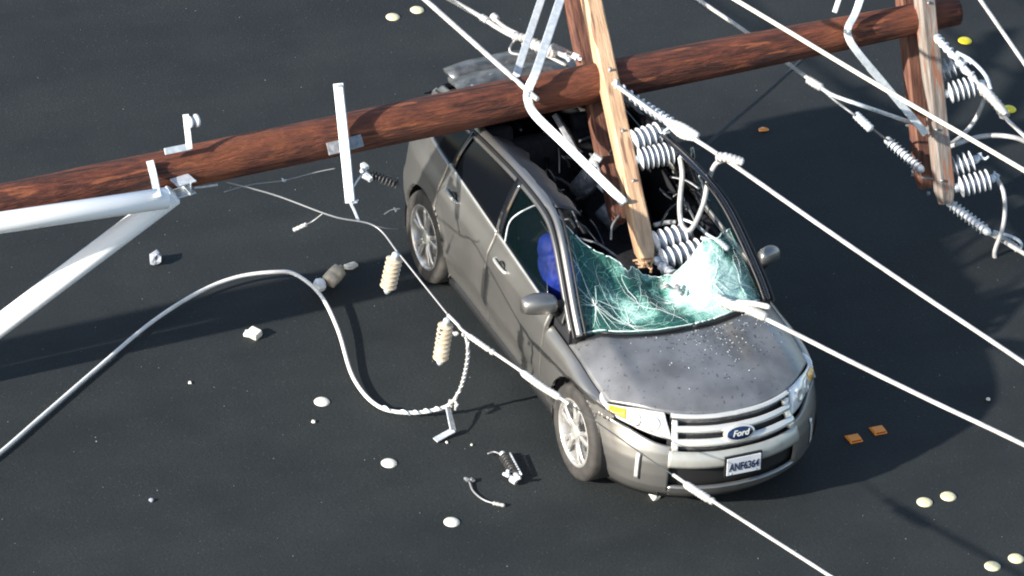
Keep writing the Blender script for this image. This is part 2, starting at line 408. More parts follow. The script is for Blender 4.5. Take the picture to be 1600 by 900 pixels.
def cut_arch(bm, sg, wx, R=.425, wz=.37):
    for v in list(bm.verts):
        pass
    dele = [f for f in bm.faces if all(math.hypot(v.co.x-wx, v.co.z-wz) < R for v in f.verts)]
    bmesh.ops.delete(bm, geom=dele, context='FACES')
    for v in bm.verts:
        d = math.hypot(v.co.x-wx, v.co.z-wz)
        if d < R:
            k = R/max(d, 1e-4); v.co.x = wx+(v.co.x-wx)*k; v.co.z = wz+(v.co.z-wz)*k
            if v.co.z < .17: v.co.z = .17
    bmesh.ops.remove_doubles(bm, verts=bm.verts, dist=.0008)
def belt(x):    # height of the side window line
    return float(np.interp(x, [-2.2, -1.7, -1.1, -.2, .6, .95, 1.3], [1.20, 1.17, 1.14, 1.09, 1.045, 1.02, 1.0]))

# hood surface
def hood_c(x): return float(np.interp(x, [.8, 1.05, 1.3, 1.6, 1.85, 2.0, 2.1, 2.17, 2.25], [1.075, 1.065, 1.05, 1.02, .985, .955, .925, .89, .84]))
def hood_z(x, y):
    a = abs(y)
    z = hood_c(min(x + .42*y*y*sm((x-1.1)/.9), 2.25)) - .035*(a/.6)**2
    z += .010*math.exp(-((a-.60)/.05)**2)*sm((2.05-x)/.5)
    if a > .62: z -= .9*(a-.62)**1.55
    return z
def hood_front(y): return 2.185 - .50*y*y - .12*abs(y)**6*3
def cowl_x(y): return 1.36 - .42*y*y
HW = .835
def hood_y_at(x): return HW - .0*(x)
def seam_z(x): return hood_z(x, HW)

def hood_pt(u, v, lift=0):
    y = -HW + 2*HW*u
    x = cowl_x(y)*(1-v) + hood_front(y)*v
    if v < 0: x = cowl_x(y)
    y2 = y*(1 - .035*sm((x-1.45)/.5))
    return V((x, y2, hood_z(x, y2)+lift))
bm, g = patch(hood_pt, 64, 36)
fold(bm, V((1.5, 0, 0)), .03)
hood = link('hood', bm, M['hood'], car, label='grey hood scattered with glass and soot')

# fender: side wrap below, shoulder curve up to the hood seam
def fender_fn(sg, x0, x1, zb):
    def fn(u, v):
        x = x0+(x1-x0)*u; s = s_x(x)
        zt = .80
        if v < .6: return S(s, zb+(zt-zb)*(v/.6), sg)
        p0 = S(s, zt, 1); t = (v-.6)/.4
        hy = HW*(1 - .035*sm((x-1.45)/.5)); p3 = V((p0.x if False else x, hy+.006, hood_z(x, hy)-.002))
        p1 = p0+V((0, -.002, (p3.z-p0.z)*.55)); p2 = p3+V((0, .035, -.01))
        q = p0*(1-t)**3+p1*3*t*(1-t)**2+p2*3*t*t*(1-t)+p3*t**3
        return V((q.x, q.y*sg, q.z))
    return fn
for sg in (-1, 1):
    bm, g = patch(fender_fn(sg, .80, 1.86, .20), 80, 50)
    # trim: the fender stops at the bumper below the lamp
    dele = [f for f in bm.faces if f.calc_center_median().x > 1.70 and f.calc_center_median().z < .72+.0*(f.calc_center_median().x)]
    bmesh.ops.delete(bm, geom=dele, context='FACES')
    cut_arch(bm, sg, 1.412)
    fold(bm, CC, .03)
    link('front_fender', bm, M['paint'], car)
# doors
for sg in (-1, 1):
    for nm, xa, xb in (('front_door', .79, -.245), ('rear_door', -.26, -1.20)):
        def fn(u, v, xa=xa, xb=xb):
            x = xa+(xb-xa)*u; z = .27+(belt(x)-.27)*v; return S(s_x(x), z, sg)
        bm, g = patch(fn, 60, 44)
        if nm == 'rear_door': cut_arch(bm, sg, -1.412, .44)
        fold(bm, CC, .035)
        d = link(nm, bm, M['paint'], car)
        hx = xb+.22; hp = S(s_x(hx), .955 if nm == 'front_door' else 1.0, sg, .022)
        b2 = bmesh.new()
        path = [hp+V((dx, -sg*dy, 0)) for dx, dy in ((-.11, .035), (-.10, .008), (-.05, 0), (.05, 0), (.10, .008), (.11, .035))]
        tube(b2, catmull(path, 4), .014, 10); link('door_handle', b2, M['silver'], d)
        b2 = bmesh.new(); lathe(b2, S(s_x(hx+.01), hp.z-.005, sg, .001), S(s_x(hx+.01), hp.z-.005, sg, .005), [(0, .05), (1, .048)], 20)
        link('handle_recess', b2, M['black'], d)
        # dark belt seal along the window line
        b2 = bmesh.new(); pth = [S(s_x(xa+(xb-xa)*k/20), belt(xa+(xb-xa)*k/20)+.004, sg, -.006) for k in range(21)]
        tube(b2, pth, .011, 8); link('window_seal', b2, M['silver'], d)
    # sill
    bm = bmesh.new()
    for a, b_ in ((.98, -.98),):
        pth = [S(s_x(a+(b_-a)*k/20), .225, sg, -.03) for k in range(21)]
        tube(bm, pth, .055, 12)
    link('sill', bm, M['black'], car)

# greenhouse curves (right side values, mirrored)
RAIL = catmull([(1.13, .78, 1.02), (.98, .765, 1.15), (.70, .72, 1.37), (.50, .685, 1.50), (.30, .655, 1.565), (.02, .64, 1.575), (-.4, .632, 1.55), (-.9, .63, 1.50), (-1.3, .62, 1.44), (-1.75, .60, 1.40), (-2.0, .57, 1.335)], 8)
RX = np.array([p.x for p in RAIL]); RY = np.array([p.y for p in RAIL]); RZ = np.array([p.z for p in RAIL])
def rail_at(x): return V((x, float(np.interp(-x, -RX, RY)), float(np.interp(-x, -RX, RZ))))
for sg in (-1, 1):
    rings = []
    for i, p in enumerate(RAIL):
        t = (RAIL[min(i+1, len(RAIL)-1)]-RAIL[max(0, i-1)]).normalized()
        n = V((0, 1, 0)); n = (n - t*n.dot(t)).normalized(); b_ = n.cross(t)
        if b_.z < 0: b_ = -b_
        wd = .034 if p.x < .2 else .026
        hh = .012
        ring = []
        for k in range(16):
            a = 2*math.pi*k/16; ca, sa = math.cos(a), math.sin(a)
            e = .7
            q = p + n*(wd*math.copysign(abs(ca)**e, ca)) + b_*(hh*math.copysign(abs(sa)**e, sa)) - b_*(.030*(ca > 0)*abs(ca))
            ring.append(V((q.x, q.y*sg, q.z)))
        rings.append(ring)
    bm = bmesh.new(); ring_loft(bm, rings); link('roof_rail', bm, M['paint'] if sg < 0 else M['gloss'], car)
    # door frame strip under the rail, outside
    bm = bmesh.new(); rings = []
    for p in RAIL[4:-4]:
        rings.append([V(((p.x), (p.y+dy)*sg, p.z+dz)) for dy, dz in ((.048, -.034), (.066, -.062), (.056, -.072), (.038, -.046))])
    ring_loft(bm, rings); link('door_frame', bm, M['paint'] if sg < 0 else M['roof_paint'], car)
    # black drip moulding outside the rail
    bm = bmesh.new(); tube(bm, [V((p.x, (p.y+.040)*sg, p.z-.024)) for p in RAIL], .012, 8); link('drip_moulding', bm, M['black'], car)

# rear quarter (below belt), wraps the back too, and rear pillar
bm = bmesh.new()
for sg in (-1, 1):
    s0 = s_x(-1.215)
    s1 = STOT-.62
    def fn(u, v):
        s = s0+(s1-s0)*u; x, y, _, _ = o_at(s); zt = belt(x)
        return S(s, .27+(zt-.27)*v, sg)
    b1, g = patch(fn, 70, 44); cut_arch(b1, sg, -1.412, .425); fold(b1, CC, .03)
    q = link('rear_quarter_panel', b1, M['paint'], car)
    # rear pillar panel: from belt up to the rail
    def fp(u, v):
        x = -1.62-.62*u; s = s_x(max(x, -2.19)); lo = S(s, belt(x), 1)
        hi = rail_at(max(-2.02, x+.12*u+.06)); hi = V((hi.x, hi.y+.03, hi.z-.01))
        p = lo.lerp(hi, v)
        n = V((-.3*u, .9, .3)); p += n*(.045*math.sin(math.pi*v)*.6)
        return V((p.x, p.y*sg, p.z))
    b1, g = patch(fp, 16, 14); fold(b1, V((-1.6, 0, 1.1)), .02); link('rear_pillar', b1, M['paint'], car)
    # tail lamp
    def ft(u, v):
        s = s_x(-2.06)+.34*u; return S(s, .88+.24*v+.03*u, sg, .008)
    b1, g = patch(ft, 12, 8); fold(b1, CC, .03); link('tail_lamp', b1, M['red_lens'], car)
# tailgate and rear bumper
def fn(u, v):
    s = STOT-.60+1.2*u; 
    sg = 1
    if s > STOT: s = 2*STOT-s; sg = -1
    return S(s, .70+.48*v, sg)
b1, g = patch(fn, 40, 16); fold(b1, CC, .03); tg = link('tailgate', b1, M['paint'], car)
def fn(u, v):
    s = STOT-.60+1.2*u; sg = 1
    if s > STOT: s = 2*STOT-s; sg = -1
    return S(s, .26+.42*v, sg, .01)
b1, g = patch(fn, 40, 16); fold(b1, CC, .03); link('rear_bumper', b1, M['paint'], car)
# rear window
def fn(u, v):
    y = -.60+1.2*u; p = V((-2.17-.02*math.cos(y*2), y*1.05, 1.19)); q = V((-2.0, y*.9, 1.36)); return p.lerp(q, v)
b1, g = patch(fn, 20, 8); fold(b1, V((0, 0, 1)), .01); link('rear_window', b1, M['dark_glass'], tg)

# roof skin: dented plate under and behind the pole + dark glass remains along the rails
def roof_z(x, y):
    e = rail_at(x).z
    z = e + .055*(1-(y/.62)**2) + .03
    z += .05*math.exp(-((x+1.85)/.16)**2)*(1-(y/.7)**2)
    z -= .07*math.exp(-((x+1.15)/.22)**2)
    z += .018*noise.noise(V((x*4, y*4, 0)))
    return z
def fn(u, v):
    y = -.60+1.2*u; y = y*(1-.16*v*(y < 0)); x = -1.28-.74*v - .05*(1-(y/.6)**2)*v + .05*noise.noise(V((y*5, 3, 0)))*(1-v)
    return V((x, y, roof_z(x, y)))
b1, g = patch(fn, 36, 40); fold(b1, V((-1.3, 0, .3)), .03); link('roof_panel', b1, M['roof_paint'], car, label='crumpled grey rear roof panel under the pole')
for sg in (-1,):
    def fn(u, v):
        x = .25-1.2*u; y = .615-((.20 if sg < 0 else .13)+.05*noise.noise(V((x*6, sg*5, 0))))*v; e = rail_at(x)
        return V((x, y*sg, e.z+.012-.10*v*v+.02*noise.noise(V((x*5, y*9, sg)))))
    b1, g = patch(fn, 30, 6); fold(b1, V((-.4, 0, 0)), .01); link('glass_roof_edge', b1, M['roof_glass'], car)
# spoiler
bm = bmesh.new(); rings = []
for k in range(17):
    y = -.48+1.06*k/16; c = V((-2.06-.03*(1-(y/.6)**2), y, roof_z(-2.0, y)-.005))
    rings.append([c+V((a, 0, b_)) for a, b_ in ((.10, .012), (.0, .016), (-.10, .0), (-.115, -.014), (-.09, -.03), (.08, -.03))])
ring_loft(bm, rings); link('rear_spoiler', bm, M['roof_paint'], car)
# side windows
def win(nm, xa, xb, mt_, sg, par, xa2=None, xb2=None):
    xa2 = xa if xa2 is None else xa2; xb2 = xb if xb2 is None else xb2
    def fn(u, v):
        xl = xa+(xb-xa)*u; xh = xa2+(xb2-xa2)*u
        lo = S(s_x(xl), belt(xl), 1); lo.y -= .012; hi = rail_at(xh); hi = V((hi.x, hi.y+.035, hi.z-.03))
        p = lo.lerp(hi, v); p.y += .02*math.sin(math.pi*v); return V((p.x, p.y*sg, p.z))
    b1, g = patch(fn, 20, 12); fold(b1, V((0, 0, 1)), .004)
    return link(nm, b1, mt_, par)
def post(bm, xl, xh, sg, r=.02, fl=1.0):
    lo = S(s_x(xl), belt(xl), 1); lo.y -= .008; hi = rail_at(xh); hi = V((hi.x, hi.y+.04, hi.z-.02))
    pts = [lo.lerp(hi, k/8)+V((0, .022*math.sin(math.pi*k/8), 0)) for k in range(9)]
    pts = [V((p.x, p.y*sg, p.z)) for p in pts]
    rings = []
    for p in pts: rings.append([p+V((a*fl, b_*sg, 0)) for a, b_ in ((-r, -.015), (r, -.015), (r, .006), (-r, .006))])
    ring_loft(bm, rings)
for sg in (-1, 1):
    if sg == -1:
        win('front_side_window', .72, -.19, M['side_glass'], sg, car, .34, -.22)
    else: win('front_side_window', .90, -.19, M['side_glass'], sg, car, .42, -.22)
    win('rear_side_window', -.29, -1.12, M['dark_glass'], sg, car)
    win('quarter_window', -1.17, -1.66, M['dark_glass'], sg, car, -1.17, -1.5)
    bm = bmesh.new(); post(bm, -.24, -.26, sg, .045); post(bm, -1.145, -1.145, sg, .028); split_loose(link('door_pillar', bm, M['gloss'], car))
    # thin bright window channel in the front door and slim front post
    bm = bmesh.new(); lo = S(s_x(-.12), belt(-.12), 1); hi = rail_at(.02)
    pts = catmull([V((lo.x, (lo.y-.01)*sg, lo.z)), V((lo.x+.0, (lo.y-.05)*sg, lo.z+.2)), V((hi.x-.02, (hi.y+.055)*sg, hi.z-.12)), V((hi.x+.10, (hi.y+.045)*sg, hi.z-.045))], 8)
    tube(bm, pts, .007, 8); link('window_channel', bm, M['galv'], car)
    # black corner sail where the mirror stands
    bm, g = patch(lambda u, v: (lambda p: V((p.x, p.y*sg, p.z)))((S(s_x(.97-.22*u), belt(.9), 1)+V((0, -.01, 0))).lerp(rail_at(.97-.14*u*(1-v)-.05)+V((0, .03, -.0)), v*.97)), 8, 8)
    fold(bm, V((0, 0, 1)), .01); link('mirror_sail', bm, M['black'], car)

# mirrors
for sg, mx, mz in ((-1, .86, 1.165), (1, .74, 1.125)):
    bm = bmesh.new(); rings = []
    for k in range(13):
        t = k/12; y = .875+(.25 if sg < 0 else .17)*t; r = math.sin(math.pi*min(1, max(0, .12+.80*t)))**.32
        hz = (.076 if sg < 0 else .070)*r; hx = (.085 if sg < 0 else .06)*r
        c = V((mx-.03*t, y, mz+.012*math.sin(t*3)))
        ring = []
        for j in range(16):
            a = 2*math.pi*j/16; ca, sa = math.cos(a), math.sin(a)
            xx = hx*math.copysign(abs(ca)**.8, ca); xx = max(xx, -.035)
            ring.append(V((c.x+xx, c.y*sg, c.z+hz*math.copysign(abs(sa)**.65, sa))))
        rings.append(ring)
    ring_loft(bm, rings); mo = link('side_mirror', bm, M['paint'] if sg < 0 else M['paint'], car)
    bm = bmesh.new(); box(bm, (mx-.045, sg*(1.0 if sg < 0 else .96), mz), (.012, .17 if sg < 0 else .11, .10)); link('mirror_glass', bm, M['chrome'], mo)
    bm = bmesh.new(); bar(bm, (mx-.0, sg*.84, mz-.09), (mx, sg*.93, mz-.035), .07, .04); link('mirror_arm', bm, M['black'], mo)

# front end ------------------------------------------------------------
SG = s_yf(.52)       # grille half width in arclength
sA = s_x(1.79)
def bump_top(s):     # upper edge of the bumper skin
    t = (abs(s)-SG)/(sA-SG); return .655+.065*sm(t)+.03*t
bm = bmesh.new()
for sg in (-1, 1):
    def fn(u, v):
        s = SG+(sA+.09-SG)*u; zt = bump_top(s); zb = .18
        p = S(s, zb+(zt-zb)*v, sg)
        return p
    patch(fn, 40, 40, bm=bm)
def fn(u, v):
    s = -SG+2*SG*u; return S(s, .18+.145*v, 1)
patch(fn, 40, 14, bm=bm)
cut_arch(bm, 1, 1.412)
bmesh.ops.remove_doubles(bm, verts=bm.verts, dist=.002)
fold(bm, CC, .03)
bumper = link('front_bumper', bm, M['paint'], car)
# lower dark lip
bm, g = patch(lambda u, v: S(-1.25+2.5*u, .155+.05*v, 1, .012*(1-v)), 60, 4); fold(bm, CC, .05); link('front_lip', bm, M['black'], bumper)
# fog trims
for sg in (-1, 1):
    s = s_yf(.70)
    bm, g = patch(lambda u, v: S(s+.0+.028*u, .37+.20*v, sg, .010), 4, 10); fold(bm, CC, .02); link('daytime_lamp_strip', bm, M['chrome'], bumper)
    bm, g = patch(lambda u, v: S(s-.016+.012*u, .36+.22*v, sg, .004), 2, 10); fold(bm, CC, .003); link('lamp_slot', bm, M['black'], bumper)
# dark backing of all openings
bm, g = patch(lambda u, v: S(-SG-.04+2*(SG+.04)*u, .28+.62*v, 1, -.05), 40, 12); link('grille_backing', bm, M['black'], bumper)
# grille
gr = bpy.data.objects.new('grille', None)
def wrapbar(bm, z0, z1, lift, half, taper=.0, z_end=0.0):
    def fn(u, v):
        s = -half+2*half*u; e = abs(2*u-1); zz0 = z0+z_end*e**6; zz1 = z1-taper*e**8
        return S(s, zz0+(zz1-zz0)*v, 1, lift+.012*math.sin(math.pi*v))
    b1, g = patch(fn, 48, 5); fold(b1, CC, .035)
    me = bpy.data.meshes.new('t'); b1.to_mesh(me); b1.free(); bm.from_mesh(me); bpy.data.meshes.remove(me)
bm = bmesh.new()
wrapbar(bm, .848, .880, .006, SG+.03, .0)
wrapbar(bm, .755, .808, .014, SG, .012)
wrapbar(bm, .668, .720, .014, SG, .012)
for sg in (-1, 1):
    b1, g = patch(lambda u, v: S(SG-.035+.05*u-.02*(1-v), .635+.20*v, sg, .012), 4, 8); fold(b1, CC, .04)
    me = bpy.data.meshes.new('t'); b1.to_mesh(me); b1.free(); bm.from_mesh(me); bpy.data.meshes.remove(me)
grille = link('grille', bm, M['chrome'], car)
bm = bmesh.new(); wrapbar(bm, .505, .632, .010, SG+.012, .0); link('lower_grille_trim', bm, M['silver'], car)
# thin mesh bars in the gaps
bm = bmesh.new()
for z in (.828, .738, .65): wrapbar(bm, z-.003, z+.003, -.03, SG-.03)
link('grille_mesh', bm, M['galv_dark'], grille)
# emblem
def on_front(y, z, lift): return S(math.copysign(s_yf(abs(y)), y), z, 1, lift)
ec = on_front(0, .742, .035); n_f = V((.93, 0, .36)).normalized(); e_up = V((-.36, 0, .93)).normalized(); e_rt = V((0, 1, 0))
bm = bmesh.new()
def ellip(bm, a, b_, d0, d1, n=40, rim=.0):
    rings = []
    for k, d in ((1, d0), (1, d1-.004), (.94, d1)):
        rings.append([ec+e_rt*(a*k*math.cos(2*math.pi*i/n))+e_up*(b_*k*math.sin(2*math.pi*i/n))+n_f*d for i in range(n)])
    ring_loft(bm, rings)
ellip(bm, .122, .062, -.03, .012); emb = link('emblem', bm, M['chrome'], grille)
bm = bmesh.new(); ellip(bm, .106, .048, .010, .016); link('emblem_oval', bm, M['emblem_blue'], emb) if False else None
emb_o = link('emblem_oval', bm, M['emblem_blue'], car); emb_o.parent = grille
def text(name, s, size, loc, right, up, mt_, parent, depth=.002, bold=0, shear=0, sx=1):
    cu = bpy.data.curves.new(name, 'FONT'); cu.body = s; cu.size = size; cu.extrude = depth; cu.offset = bold
    cu.align_x = 'CENTER'; cu.align_y = 'CENTER'; cu.shear = shear
    ob = bpy.data.objects.new('tmp', cu); col.objects.link(ob)
    dg = bpy.context.evaluated_depsgraph_get(); me = bpy.data.meshes.new_from_object(ob.evaluated_get(dg))
    bpy.data.objects.remove(ob)
    up = V(up).normalized(); right = V(right).normalized()
    mx = Matrix((right, up, right.cross(up))).transposed().to_4x4(); mx.translation = V(loc)
    me.transform(mx @ Matrix.Diagonal((sx, 1, 1, 1)))
    o = bpy.data.objects.new(name, me); col.objects.link(o); me.materials.clear(); me.materials.append(mt_)
    o.parent = parent
    return o
text('emblem_lettering', 'Ford', .064, ec+n_f*.018, e_rt, e_up, M['chrome'], grille, .002, .001, .35, 1.05)
# licence plate
pc = V((2.372, .01, .515)); p_up = V((-.08, 0, 1)).normalized(); pn = V((1, 0, .08)).normalized()
bm = bmesh.new(); box(bm, pc, (.008, .275, .140), frame(pn)); pl = link('licence_plate', bm, M['plate'], car, smooth=False); mod_bevel(pl, .003)
bm = bmesh.new(); box(bm, pc-pn*.014, (.014, .30, .165), frame(pn)); link('plate_frame', bm, M['black'], pl, smooth=False)
text('plate_number', 'ANF6364', .088, pc+pn*.006+p_up*(-.008), e_rt, p_up, M['plate_ink'], pl, .0015, .0015, 0, .70)
for sg in (-1, 1):
    for dz in (-.064,):
        bm = bmesh.new(); c = pc+V((0, sg*.10, dz*.9)); lathe(bm, c, c+pn*.01, [(0, .008), (1, .007)], 12); link('plate_bolt', bm, M['galv'], pl)

# head lamps
for sg in (-1, 1):
    so_ = s_x(1.74)
    def ltop(x, y):
        return hood_z(x, y)-.004
    def fn(u, v):
        s = SG+.0+(so_-SG)*u
        zb = .700+.045*u+.075*u**3
        base = S(s, zb, 1)
        xo, yo, nx, ny = o_at(s)
        # top edge follows the hood edge
        yy = .50+(.812-.50)*min(1, u*1.12); xx = hood_front(yy)-.012
        if u > .893: xx = xx-(u-.893)*1.15; 
        top = V((xx, yy+.004, hood_z(min(xx, hood_front(yy)-.0), yy)-.006))
        mid = (base+top)/2+V((nx, ny, .25))*.035
        t = v; p = base*(1-t)**2+mid*2*t*(1-t)+top*t*t
        return V((p.x, p.y*sg, p.z))
    bm, g = patch(fn, 30, 14); fold(bm, V((1.2, 0, .6)), .03)
    hl = link('headlight', bm, M['lens'], car)
    def off(u0, u1, v0, v1, l):
        def f2(u, v):
            p = fn(u0+(u1-u0)*u, v0+(v1-v0)*v); xo, yo, nx, ny = o_at(SG+(so_-SG)*(u0+(u1-u0)*u))
            return p+V((nx, ny*sg, .3))*l
        return f2
    bm, g = patch(off(.62, .86, .34, .90, .005), 8, 8); fold(bm, V((1.2, 0, .6)), .006); link('amber_lens', bm, M['turn_amber'], hl)
    for (a, b_) in ((.22, .5), (.50, .46)):
        c = fn(a, b_); xo, yo, nx, ny = o_at(SG+(so_-SG)*a); d = V((nx, ny*sg, .35)).normalized()
        bm = bmesh.new(); lathe(bm, c-d*.01, c+d*.007, [(0, .055), (.7, .053), (1, .045), (1.05, .040), (.75, .030), (.6, .01)], 24); link('lamp_bowl', bm, M['chrome'], hl)

# wheels
def make_wheel(x, sg):
    c = V((x, sg*.80, .370)); o = V((0, sg, 0))
    wh = bpy.data.objects.new('wheel', None); col.objects.link(wh); wh.parent = car; wh.location = c
    W = .118
    bm = bmesh.new()
    prof = [(-1, .255), (-.97, .30), (-.98, .335), (-.90, .358), (-.72, .3685), (-.3, .3695), (.3, .3695), (.72, .3685), (.90, .358), (.98, .335), (.99, .30), (.95, .268), (.93, .255)]
    rings = []
    for t, r in prof: rings.append([c+o*(W*t)+V((r*math.cos(2*math.pi*k/64), 0, r*math.sin(2*math.pi*k/64))) for k in range(64)])
    rings.append(rings[0])
    vs = ring_loft(bm, rings[:-1], cap=False); link('tyre', bm, M['rubber'], wh)
    bm = bmesh.new()
    prof = [(.94, .262), (.975, .256), (.95, .246), (.82, .238), (.4, .225), (-.6, .22)]
    rings = [[c+o*(W*t)+V((r*math.cos(2*math.pi*k/64), 0, r*math.sin(2*math.pi*k/64))) for k in range(64)] for t, r in prof]
    ring_loft(bm, rings, cap=False)
    # five split spokes
    for k in range(5):
        for da in (-.20, .20):
            a0 = 2*math.pi*(k+.25)/5; a1 = a0+da
            p0 = c+o*(W*.78)+V((.045*math.cos(a0), 0, .045*math.sin(a0))); p1 = c+o*(W*.86)+V((.243*math.cos(a1), 0, .243*math.sin(a1)))
            d = (p1-p0); t = d.normalized(); sd = t.cross(o).normalized()
            rings = []
            for f, wd, th in ((0, .030, .03), (.35, .020, .026), (.8, .021, .022), (1, .028, .02)):
                q = p0+d*f+o*(.012*math.sin(math.pi*f))
                rings.append([q+sd*wd-o*th, q+sd*wd*.72, q-sd*wd*.72, q-sd*wd-o*th])
            ring_loft(bm, rings)
    link('rim', bm, M['rim'], wh)
    bm = bmesh.new(); lathe(bm, c+o*(W*.6), c+o*(W*.93), [(0, .062), (.7, .058), (.9, .045), (1, .03)], 24); link('hub_cap', bm, M['silver'], wh)
    bm = bmesh.new(); lathe(bm, c-o*.03, c+o*.02, [(0, .17), (1, .165)], 32); link('brake_disc', bm, M['galv_dark'], wh)
    return wh
for x in (1.412, -1.412):
    for sg in (-1, 1): make_wheel(x, sg)
# wheel housings + underbody + engine bay + cabin tub
bm = bmesh.new()
for x in (1.412, -1.412):
    for sg in (-1, 1):
        rings = []
        for k in range(25):
            a = -.35+(math.pi+.7)*k/24
            px_, pz_ = x+.435*math.cos(a), .37+.435*math.sin(a)
            rings.append([V((px_, sg*.60, pz_)), V((px_, sg*.885, pz_))])
        ring_loft(bm, rings, closed=False)
        vs = [bm.verts.new(V((x+.436*math.cos(-.35+(math.pi+.7)*k/24), sg*.60, .37+.436*math.sin(-.35+(math.pi+.7)*k/24)))) for k in range(25)]
        bm.faces.new(vs)
split_loose(link('wheel_housing', bm, M['black'], car))
bm = bmesh.new()
box(bm, (0, 0, .24), (1.9, 1.56, .09)); box(bm, (1.5, 0, .32), (1.3, 1.12, .2)); box(bm, (-1.5, 0, .32), (1.3, 1.12, .2))
split_loose(link('underbody', bm, M['black'], car, smooth=False))
bm = bmesh.new()
box(bm, (1.55, 0, .60), (.95, 1.14, .36)); box(bm, (1.08, 0, .72), (.06, 1.6, .56)); box(bm, (1.93, 0, .5), (.16, 1.0, .4))
split_loose(link('engine_bay', bm, M['black'], car, smooth=False))
bm = bmesh.new()
box(bm, (-.4, 0, .31), (2.9, 1.56, .05)); box(bm, (-2.02, 0, .6), (.05, 1.3, .6))
for sg in (-1, 1): box(bm, (.0, sg*.80, .67), (2.1, .05, .74)); box(bm, (-1.5, sg*.74, .85), (1.0, .08, .5))
split_loose(link('cabin_shell', bm, M['interior'], car, smooth=False))
# seats
def seat(x, y, wdt, tilt=-.25):
    s = bpy.data.objects.new('seat', None); col.objects.link(s); s.parent = car; s.location = (x, y, .35)
    bm = bmesh.new(); box(bm, (x+.05, y, .56), (.52, wdt, .22)); o = link('seat_cushion', bm, M['seat'], s); mod_bevel(o, .06, 4)
    bm = bmesh.new(); d_ = V((math.sin(tilt), 0, math.cos(tilt))); b0 = V((x-.17, y, .56)); box(bm, b0+d_*.32, (.16, wdt, .66), Matrix.Rotation(tilt, 3, 'Y')); o = link('seat_back', bm, M['seat'], s); mod_bevel(o, .06, 4)
    for dy in ((0,) if wdt < .8 else (-.38, .38)):
        bm = bmesh.new(); box(bm, b0+d_*.70+V((0, dy, 0)), (.10, .26, .14), Matrix.Rotation(tilt, 3, 'Y')); o = link('headrest', bm, M['seat'], s); mod_bevel(o, .04, 4)
seat(-.05, -.40, .50); seat(-.30, .42, .50, tilt=-1.05); seat(-1.0, 0, 1.30)
# dashboard
bm = bmesh.new(); rings = []
for k in range(21):
    y = -.72+1.44*k/20; x0 = .98-.18*y*y
    rings.append([V((x0+dx, y, z)) for dx, z in ((.10, .60), (.12, .93), (.05, .985), (-.16, .975), (-.26, .92), (-.28, .80), (-.18, .60))])
ring_loft(bm, rings); link('dashboard', bm, M['interior'], car)
bm = bmesh.new(); c = V((.55, .38, .95)); ax = V((-.85, 0, .5)).normalized(); R = frame(ax)
rr = [c+R.col[1]*(.185*math.cos(a))+R.col[2]*(.185*math.sin(a)) for a in [2*math.pi*k/32 for k in range(33)]]
tube(bm, rr, .015, 8); bar(bm, c-R.col[1]*.18, c+R.col[1]*.18, .05, .02); bar(bm, c, c-ax*.2, .06, .06); link('steering_wheel', bm, M['black'], car)
# torn trim and struts thrown about the open cabin
random.seed(77)
for (ax, ay, ex, ey, z_, wd_, mm) in ((775, 165, 815, 205, 1.30, .05, 'gloss'), (868, 178, 905, 250, 1.25, .05, 'galv_dark'), (905, 195, 940, 185, 1.2, .02, 'galv_dark'), (905, 220, 945, 218, 1.15, .03, 'galv_dark'), (872, 228, 874, 270, 1.1, .012, 'silver'), (905, 372, 965, 402, 1.05, .02, 'galv_dark'), (1040, 262, 1075, 330, 1.2, .05, 'gloss'), (1060, 262, 1098, 330, 1.15, .018, 'galv_dark'), (900, 245, 960, 240, 1.0, .06, 'interior')):
    a_ = at(ax, ay, z=z_); b_ = at(ex, ey, z=z_-.08); mid = (a_+b_)/2+V((0, 0, .03))
    bm = bmesh.new(); rings = []
    for p_ in catmull([a_, mid, b_], 6):
        t_ = (b_-a_).normalized(); s_ = (-fw).cross(t_).normalized(); q_ = t_.cross(s_)
        rings.append([p_+s_*wd_/2, p_+q_*.008, p_-s_*wd_/2, p_-q_*.008])
    ring_loft(bm, rings); link('torn_trim', bm, M[mm], car)
random.seed(99)
for k in range(78):
    lft = k % 3 == 0
    if lft: x0, y0 = random.uniform(1035, 1105), random.uniform(255, 345)
    else: x0, y0 = random.uniform(850, 965), random.uniform(185, 370)
    z_ = random.uniform(.95, 1.3); an = random.uniform(0, math.pi) if random.random() < .5 else math.radians(55+random.uniform(-12, 12)); ln = random.uniform(8, 52)
    a_ = at(x0-math.cos(an)*ln/2, y0-math.sin(an)*ln/2, z=z_); b_ = at(x0+math.cos(an)*ln/2, y0+math.sin(an)*ln/2, z=z_-random.uniform(0, .1))
    mid = (a_+b_)/2+V((random.uniform(-.02, .02), random.uniform(-.02, .02), random.uniform(0, .05))); wd_ = random.uniform(.008, .05)
    bm = bmesh.new(); rings = []
    for p_ in catmull([a_, mid, b_], 6):
        t_ = (b_-a_).normalized(); s_ = V((random.random()*.3, .3, 1)).cross(t_).normalized(); q_ = t_.cross(s_)
        rings.append([p_+s_*wd_/2, p_+q_*.008, p_-s_*wd_/2, p_-q_*.008])
    ring_loft(bm, rings); link('torn_trim', bm, M[random.choice(['gloss', 'galv_dark', 'interior', 'gloss', 'interior', 'galv_dark', 'silver', 'roof_paint'])], car)
